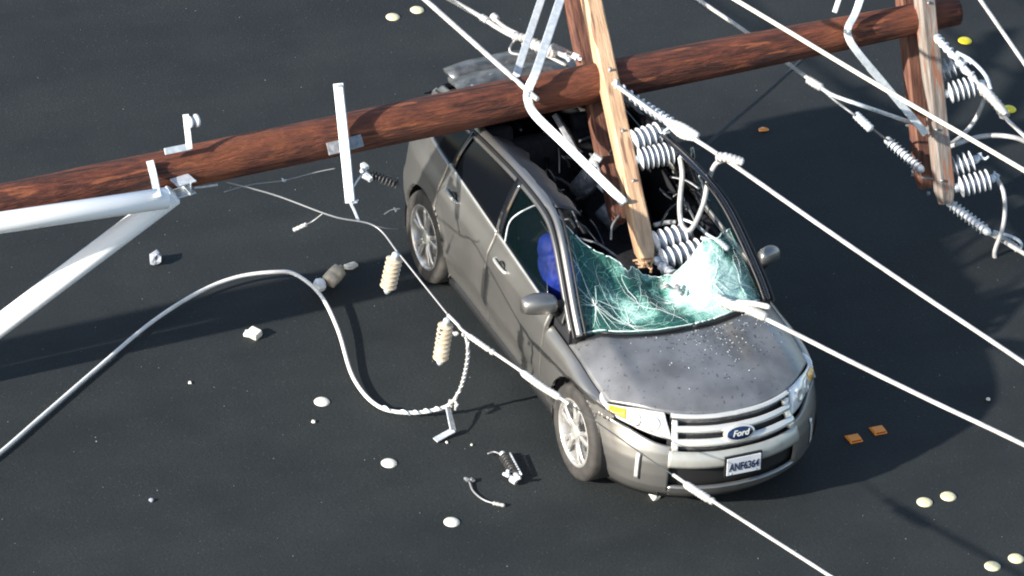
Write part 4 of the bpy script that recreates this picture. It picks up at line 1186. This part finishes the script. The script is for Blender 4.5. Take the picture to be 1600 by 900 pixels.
part_tube('side_link', [at(1495, 82, z=1.66), at(1518, 95, z=1.66), at(1540, 118, z=1.66), at(1548, 140, z=1.64)], .016, M['galv'], c7)
# jumpers at right
cable('jumper_wire', [at(1540, 150, y=3.8), at(1525, 185, y=3.75), at(1505, 210, y=3.62), at(1482, 228, y=3.45)], .018, M['wire'], 'straight white jumper dropping from the armoured cable to the grey crossarm', 'jumper wires')
cable('jumper_wire', [at(1482, 230, y=3.45), at(1500, 223, y=3.52), at(1530, 214, y=3.7), at(1565, 212, y=3.85), at(1600, 220, y=4.0), at(1640, 245, y=4.2)], .020, M['wire'], 'white jumper arching from the grey crossarm out over the right edge', 'jumper wires')
cable('jumper_wire', [at(1556, 276, y=3.68), at(1568, 300, y=3.7), at(1570, 335, y=3.68), at(1565, 362, y=3.62), at(1554, 395, y=3.56), at(1562, 410, y=3.6), at(1600, 414, y=3.8), at(1640, 420, y=4.0)], .018, M['wire'], 'white jumper curling under the lowest insulator of the grey crossarm', 'jumper wires')
a = at(1542, 362, y=3.52); e = at(1600, 396, z=.42)
c9 = cable('power_cable', [a, at(1570, 378, y=3.66), e, e+(e-a)*3], .018, M['wire'], 'cable clamped to the coil-like strain insulator at the foot of the grey crossarm')
clamp([at(1550, 365, y=3.56), at(1575, 378, y=3.7), at(1592, 390, y=3.78)], .026, c9)
part_tube('clamp_loop', [at(1552, 362, y=3.58), at(1575, 368, y=3.7), at(1592, 376, y=3.78), at(1596, 386, y=3.8), at(1586, 392, y=3.76)], .014, M['galv'], c9)
# C11 dark cable from pole to behind the car
cable('power_cable', [at(1300, 40, z=1.25), at(1258, 88, z=1.2), at(1200, 143, z=1.15), at(1148, 187, z=1.1), at(1104, 226, z=1.05), at(1075, 245, z=1.0)], .014, M['wire_dark'], 'thin dark cable slanting from the pole down to the far side of the car')

# C12 guy wire: strand, white links
p0 = at(352, 284, z=1.5); p1 = at(430, 305, z=1.42); p2 = at(520, 338, z=1.34); p3 = at(585, 353, z=1.28)
q1 = at(622, 395, z=1.2); q2 = at(700, 492, z=1.0); q3 = at(730, 522, z=.96); q4 = at(880, 625, z=.95); q5 = at(1056, 746, z=.90); q6 = at(1300, 902, z=1.0)
g1 = cable('guy_wire', [p0, p1, p2, p3, q1, q1.lerp(q2, .5), q2], .0065, M['wire_grey'], 'thin steel guy wire sagging from the pole bracket past the rear wheel', 'guy wires')
part_tube('loose_end', [p3, at(605, 357, z=1.28), at(625, 358, z=1.27)], .005, M['wire_dark'], g1)
g2 = cable('guy_wire', [q2, at(715, 507, z=.98), q3, q3.lerp(q4, .5), q4, at(889, 631, z=.95)], .0125, M['wire'], 'pale guy rod with tapered sleeves hanging beside the grey front door', 'guy wires')
clamp([at(732, 524, z=.96), at(766, 548, z=.955)], .021, g2); clamp([at(815, 581, z=.95), at(845, 603, z=.95), at(876, 622, z=.95)], .028, g2)
clamp([at(768, 549, z=.955), at(772, 552, z=.955)], .022, g2)
cluster('wire_clip', [at(725, 524, z=.95), at(712, 522, z=.94)], g2, M['wire'], 41, .026)
g3 = cable('guy_wire', [at(889, 631, z=.95), at(933, 660, z=.945), at(990, 700, z=.93), at(1054, 744, z=.90)], .005, M['wire_dark'], 'hair thin dark guy wire crossing the front fender and bumper of the car', 'guy wires')
d = (q6-q5).normalized()
g4 = cable('guy_wire', [at(1052, 742, z=.90), q5.lerp(q6, .2), q6, q6+d*3], .0135, M['wire'], 'white guy rod running from the front bumper to the bottom edge', 'guy wires')
clamp([at(1070, 756, z=.90), at(1090, 769, z=.91), at(1110, 782, z=.915)], .029, g4)
clamp([at(1111, 782, z=.915), at(1115, 785, z=.915)], .026, g4)
# small wires left of the bracket
w1 = cable('tie_wire', [at(350, 300, z=1.3), at(395, 288, z=1.35), at(443, 282, z=1.38), at(490, 270, z=1.42), at(524, 263, z=1.45)], .0045, M['wire_grey'], 'faint tie wire with a small knob strung under the pole', 'loose tie wires', cat='wire')
cluster('knob', [at(443, 282, z=1.38)], w1, M['galv'], 43, .018)
w2 = cable('tie_wire', [at(504, 334, z=1.30), at(488, 346, z=1.22), at(476, 352, z=1.2)], .005, M['wire_grey'], 'short tie wire with a white tip dangling from the sagging guy wire', 'loose tie wires', cat='wire')
clamp([at(480, 350, z=1.2), at(458, 360, z=1.15)], .016, w2)
w3 = cable('tie_wire', [at(600, 335, y=-1.2), at(612, 328, y=-1.15), at(625, 326, y=-1.1)], .006, M['wire_grey'], 'bit of pale wire and clip beside the rear wheel arch', 'loose tie wires', cat='wire')
cluster('clip', [at(618, 328, y=-1.12)], w3, M['galv'], 44, .018)

# fallen service line on the road (rises and curls)
zz = [.03, .03, .03, .03, .04, .07, .12, .14, .12, .10, .10, .12, .2, .42, .80, .92]
pp = [(-60, 752), (0, 707), (60, 655), (150, 577), (235, 505), (310, 457), (370, 433), (430, 425), (462, 429), (500, 460), (528, 515), (552, 590), (590, 634), (640, 645), (690, 638), (712, 625)]
zz = [.03, .03, .03, .03, .04, .06, .09, .10, .10, .10, .08, .05, .04, .05, .10, .15]
pts = [at(x, y, z=z_) for (x, y), z_ in zip(pp, zz)]
sv = cable('service_cable', pts, .0155, M['wire_white'], 'white service cable curving across the road in an S from the left edge', 'fallen power cables', 8)
twist(catmull([at(596, 637, z=.05), at(640, 645, z=.06), at(690, 638, z=.11)], 12), .016, .075, .007, M['galv'], sv, 'wrapped_tie')
# tie up to the guy
t1 = cable('tie_cable', [at(706, 630, z=.15), at(720, 605, z=.32), at(729, 570, z=.62), at(731, 545, z=.82), at(728, 526, z=.93)], .012, M['wire'], 'short white twisted tie hanging from the guy rod to the road cable', 'fallen power cables')
twist(catmull([at(706, 630, z=.15), at(720, 605, z=.32), at(729, 570, z=.62), at(731, 545, z=.82), at(728, 526, z=.93)], 8), .012, .06, .006, M['galv'], t1, 'wrapped_tie')
cluster('clip', [at(714, 633, z=.16), at(704, 628, z=.16)], t1, M['wire'], 46, .03)

# ==================================================================== HANGING AND LOOSE PIECES
def loose_ins(p, q, n_, R, r, mt_, label, name='insulator', group=None, cat='insulator'):
    a = V(p); t = thing(name, label, cat, tuple(a), group)
    insulator(p, q, n_, R, r, mt_, t, 'shed_stack'); return t
t = loose_ins(at(617, 402, z=1.17), at(606, 450, z=.90), 7, .064, .024, M['porcelain_beige'], 'beige ribbed insulator hanging from the thin guy wire just left of the rear wheel')
part_tube('shackle', [q1, at(617, 400, z=1.18)], .008, M['galv_dark'], t)
t = loose_ins(at(697, 505, z=.95), at(688, 562, z=.62), 8, .060, .022, M['porcelain_beige'], 'beige ribbed insulator hanging beside the pale guy rod clip next to the front door')
part_tube('shackle', [q2, at(697, 500, z=.97)], .008, M['galv_dark'], t)
part_tube('side_rod', [at(688, 512, z=.93), at(683, 550, z=.68), at(686, 562, z=.62)], .008, M['galv_dark'], t)
# insulator standing on the road with white cap
a = at(512, 442, z=.06); b = at(532, 420, z=.13)
t = thing('insulator', 'smooth beige insulator lying against a white cap on the curve of the road cable', 'insulator', tuple(at(520, 436, z=0)))
bm = bmesh.new(); lathe(bm, a, b, [(0, .05), (.05, .062), (.45, .066), (.5, .06), (.55, .066), (.95, .06), (1, .03), (1.15, .022), (1.16, .01)], 24); link('barrel', bm, M['porcelain_beige'], t)
bm = bmesh.new(); c = at(501, 445, z=.055); lathe(bm, c+V((0, .03, 0)), c-V((.0, .05, .0)), [(0, .045), (.3, .055), (.7, .055), (1, .035)], 8); o = link('end_cap', bm, M['white_arm'], t, smooth=False); mod_bevel(o, .006)
# chip
def chunk(name, c, size, mt_, label, cat, seed, group=None, flat=1):
    bm = bmesh.new(); bmesh.ops.create_icosphere(bm, subdivisions=2, radius=1)
    for v in bm.verts:
        d = v.co.normalized(); k = 1+.45*noise.noise(d*1.6+V((seed, 0, 0)))
        v.co = V((d.x*size[0]*k, d.y*size[1]*k, max(-.6, d.z)*size[2]*k))
    zmin = min(v.co.z for v in bm.verts)
    for v in bm.verts: v.co += V((c[0], c[1], -zmin))
    o = link(name, bm, mt_, smooth=False); return tag(o, label, cat, group)
c = at(548, 418, z=0); chunk('ceramic_chip', c, (.035, .06, .025), M['pale_chip'], 'white broken chip with a dark pin just right of the smooth beige insulator', 'debris', 3)
c = at(397, 526, z=0)
bm = bmesh.new(); box(bm, c+V((0, 0, .03)), (.10, .085, .06), Matrix.Rotation(.5, 3, 'Z') @ Matrix.Rotation(.2, 3, 'X')); box(bm, c+V((-.03, -.04, .018)), (.06, .07, .035), Matrix.Rotation(.9, 3, 'Z'))
o = link('ceramic_block', bm, M['pale_chip'], smooth=False); mod_bevel(o, .012, 2); tag(o, 'pale square broken block on open road inside the cable curve', 'debris')
c = at(243, 411, z=0); chunk('stone', c, (.055, .05, .06), M['stone'], 'grey blue stone on the road below the white fibreglass arms', 'stone', 5)
for k, (px_, py_, s_) in enumerate([(297, 599, .016), (490, 660, .018), (1544, 625, .018), (698, 692, .012), (737, 696, .012), (236, 783, .02), (1022, 777, .045)]):
    labels = ['tiny white crumb on open road left of the leftmost marker dot', 'tiny white crumb just below the upper left marker dot', 'tiny white crumb near the right edge inside the car shadow', 'tiny pale crumb beside the foot of the small steel bracket', 'tiny pale crumb right of the small steel bracket', 'small dark lump on the road at lower left', 'white broken piece under the front bumper']
    c = at(px_, py_, z=0); chunk('road_crumb', c, (s_, s_*.9, s_*.7), M['pale_chip'] if k != 5 else M['stone'], labels[k], 'debris', k+10, 'crumbs on the road')
# steel angle lying under the cable end
t = thing('steel_bracket', 'bent pale steel bracket dangling at the end of the road cable', 'bracket', tuple(at(700, 680, z=0)))
strip('bracket_leg', [at(700, 637, z=.13), at(704, 655, z=.10), at(708, 672, z=.06)], .055, .012, M['galv'], t, V((1, .3, .4)), 4)
strip('bracket_foot', [at(709, 672, z=.05), at(694, 680, z=.03), at(680, 688, z=.02)], .05, .012, M['galv'], t, V((.2, 0, 1)), 4)
# dark polymer insulator on the road
a = at(787, 712, z=.05); b = at(806, 742, z=.045)
t = thing('insulator', 'small dark ribbed insulator with white end lying left of the front wheel', 'insulator', tuple(at(797, 730, z=0)))
insulator(a, b, 8, .04, .02, M['dark_insul'], t, 'shed_stack')
part_tube('side_rod', [at(797, 708, z=.07), at(815, 742, z=.06)], .008, M['galv'], t)
part_tube('pigtail', [at(762, 709, z=.03), at(772, 706, z=.04), at(783, 710, z=.05)], .006, M['wire_grey'], t)
cluster('end_clamp', [at(795, 745, z=.045), at(803, 750, z=.04)], t, M['porcelain'], 51, .036)
# wire offcut
t = cable('wire_offcut', [at(733, 752, z=.02), at(740, 768, z=.012), at(758, 782, z=.012), at(787, 790, z=.015)], .007, M['wire_grey'], 'short curved wire offcut with a pale tip on the road left of the front wheel', None, cat='wire')
cluster('crimp', [at(730, 749, z=.02), at(738, 750, z=.02)], t, M['galv_dark'], 52, .026)
clamp([at(770, 786, z=.015), at(789, 790, z=.015)], .014, t)

# raised lane markers
def marker(px_, py_, mt_, label, group, R=.060, name='lane_marker'):
    c = at(px_, py_, z=.012); c.z = 0
    bm = bmesh.new(); lathe(bm, c+V((0, 0, -.002)), c+V((0, 0, .020)), [(0, R*1.0), (.25, R), (.55, R*.90), (.85, R*.66), (1, R*.3)], 28)
    o = link(name, bm, mt_); tag(o, label, 'lane marker', group); return o
WD = 'white raised lane markers'
marker(503, 626, M['dot'], 'round white lane marker below the road cable, uppermost of three in a slanting row', WD)
marker(608, 722, M['dot'], 'round white lane marker below the steel bracket, middle of three in a slanting row', WD)
marker(706, 814, M['dot'], 'round white lane marker at the bottom, lowest of three in a slanting row', WD)
marker(614, 25, M['dot_cream'], 'left one of two cream lane markers at the top left of the pole', WD)
marker(652, 14, M['dot_cream'], 'right one of two cream lane markers at the top, close to the white cable', WD)
marker(1445, 783, M['dot_cream'], 'left one of the upper pair of cream lane markers at lower right', WD)
marker(1482, 774, M['dot_cream'], 'right one of the upper pair of cream lane markers at lower right', WD)
marker(1551, 883, M['dot_cream'], 'left one of the pair of cream lane markers in the bottom right corner', WD)
marker(1588, 871, M['dot_cream'], 'right one of the pair of cream lane markers in the bottom right corner', WD)
marker(1508, 62, M['dot_yellow'], 'yellow lane marker just below the tip of the pole', 'yellow raised lane markers')
marker(1577, 169, M['dot_yellow'], 'yellow lane marker behind the armoured cable at the right edge', 'yellow raised lane markers')
for (px_, py_, lb) in ((1334, 684, 'amber square reflector nearer the car bumper, left of the pair'), (1372, 671, 'amber square reflector farther from the car bumper, right of the pair')):
    c = at(px_, py_, z=.01); c.z = 0; t = thing('road_reflector', lb, 'road reflector', tuple(c), 'amber road reflectors')
    bm = bmesh.new(); q = []
    for z_, k in ((-.002, 1), (.004, 1), (.019, .58), (.021, .5)):
        kx = k; ky = 1 if z_ < .01 else .88
        q.append([c+V((sx*.055*kx, sy*.052*ky, z_)) for sx, sy in ((1, 1), (-1, 1), (-1, -1), (1, -1))])
    ring_loft(bm, q); o = link('reflector_body', bm, M['amber'], t, smooth=False); mod_bevel(o, .003)
    bm = bmesh.new(); bar(bm, c+V((.048, -.040, .009)), c+V((.048, .040, .009)), .004, .012); link('reflector_face', bm, M['amber_dark'], t, smooth=False)
c = at(1193, 204, z=0); chunk('amber_fragment', c, (.03, .045, .012), M['amber'], 'small orange lens fragment on the road behind the car beyond the dark cable', 'debris', 31)

# scattered specks on the asphalt
bm = bmesh.new(); random.seed(5)
for k in range(260):
    px_ = random.uniform(-30, 1630); py_ = random.uniform(-20, 920); c = at(px_, py_, z=0); s_ = random.uniform(.0015, .0035)*(1.4 if random.random() < .07 else 1)
    mtx = Matrix.Translation((c.x, c.y, s_*.5)) @ Matrix.Rotation(random.random()*6, 4, 'Z') @ Matrix.Diagonal((s_*1.5, s_, s_*.8, 1))
    r = bmesh.ops.create_icosphere(bm, subdivisions=1, radius=1, matrix=mtx)
    if random.random() < .4:
        for f in set(f for vv in r['verts'] for f in vv.link_faces): f.material_index = 1
gv = link('road_grit', bm, [M['stone'], M['galv_dark']], None, smooth=False); tag(gv, 'fine grit and glass specks scattered over the asphalt', 'grit', kind='stuff')
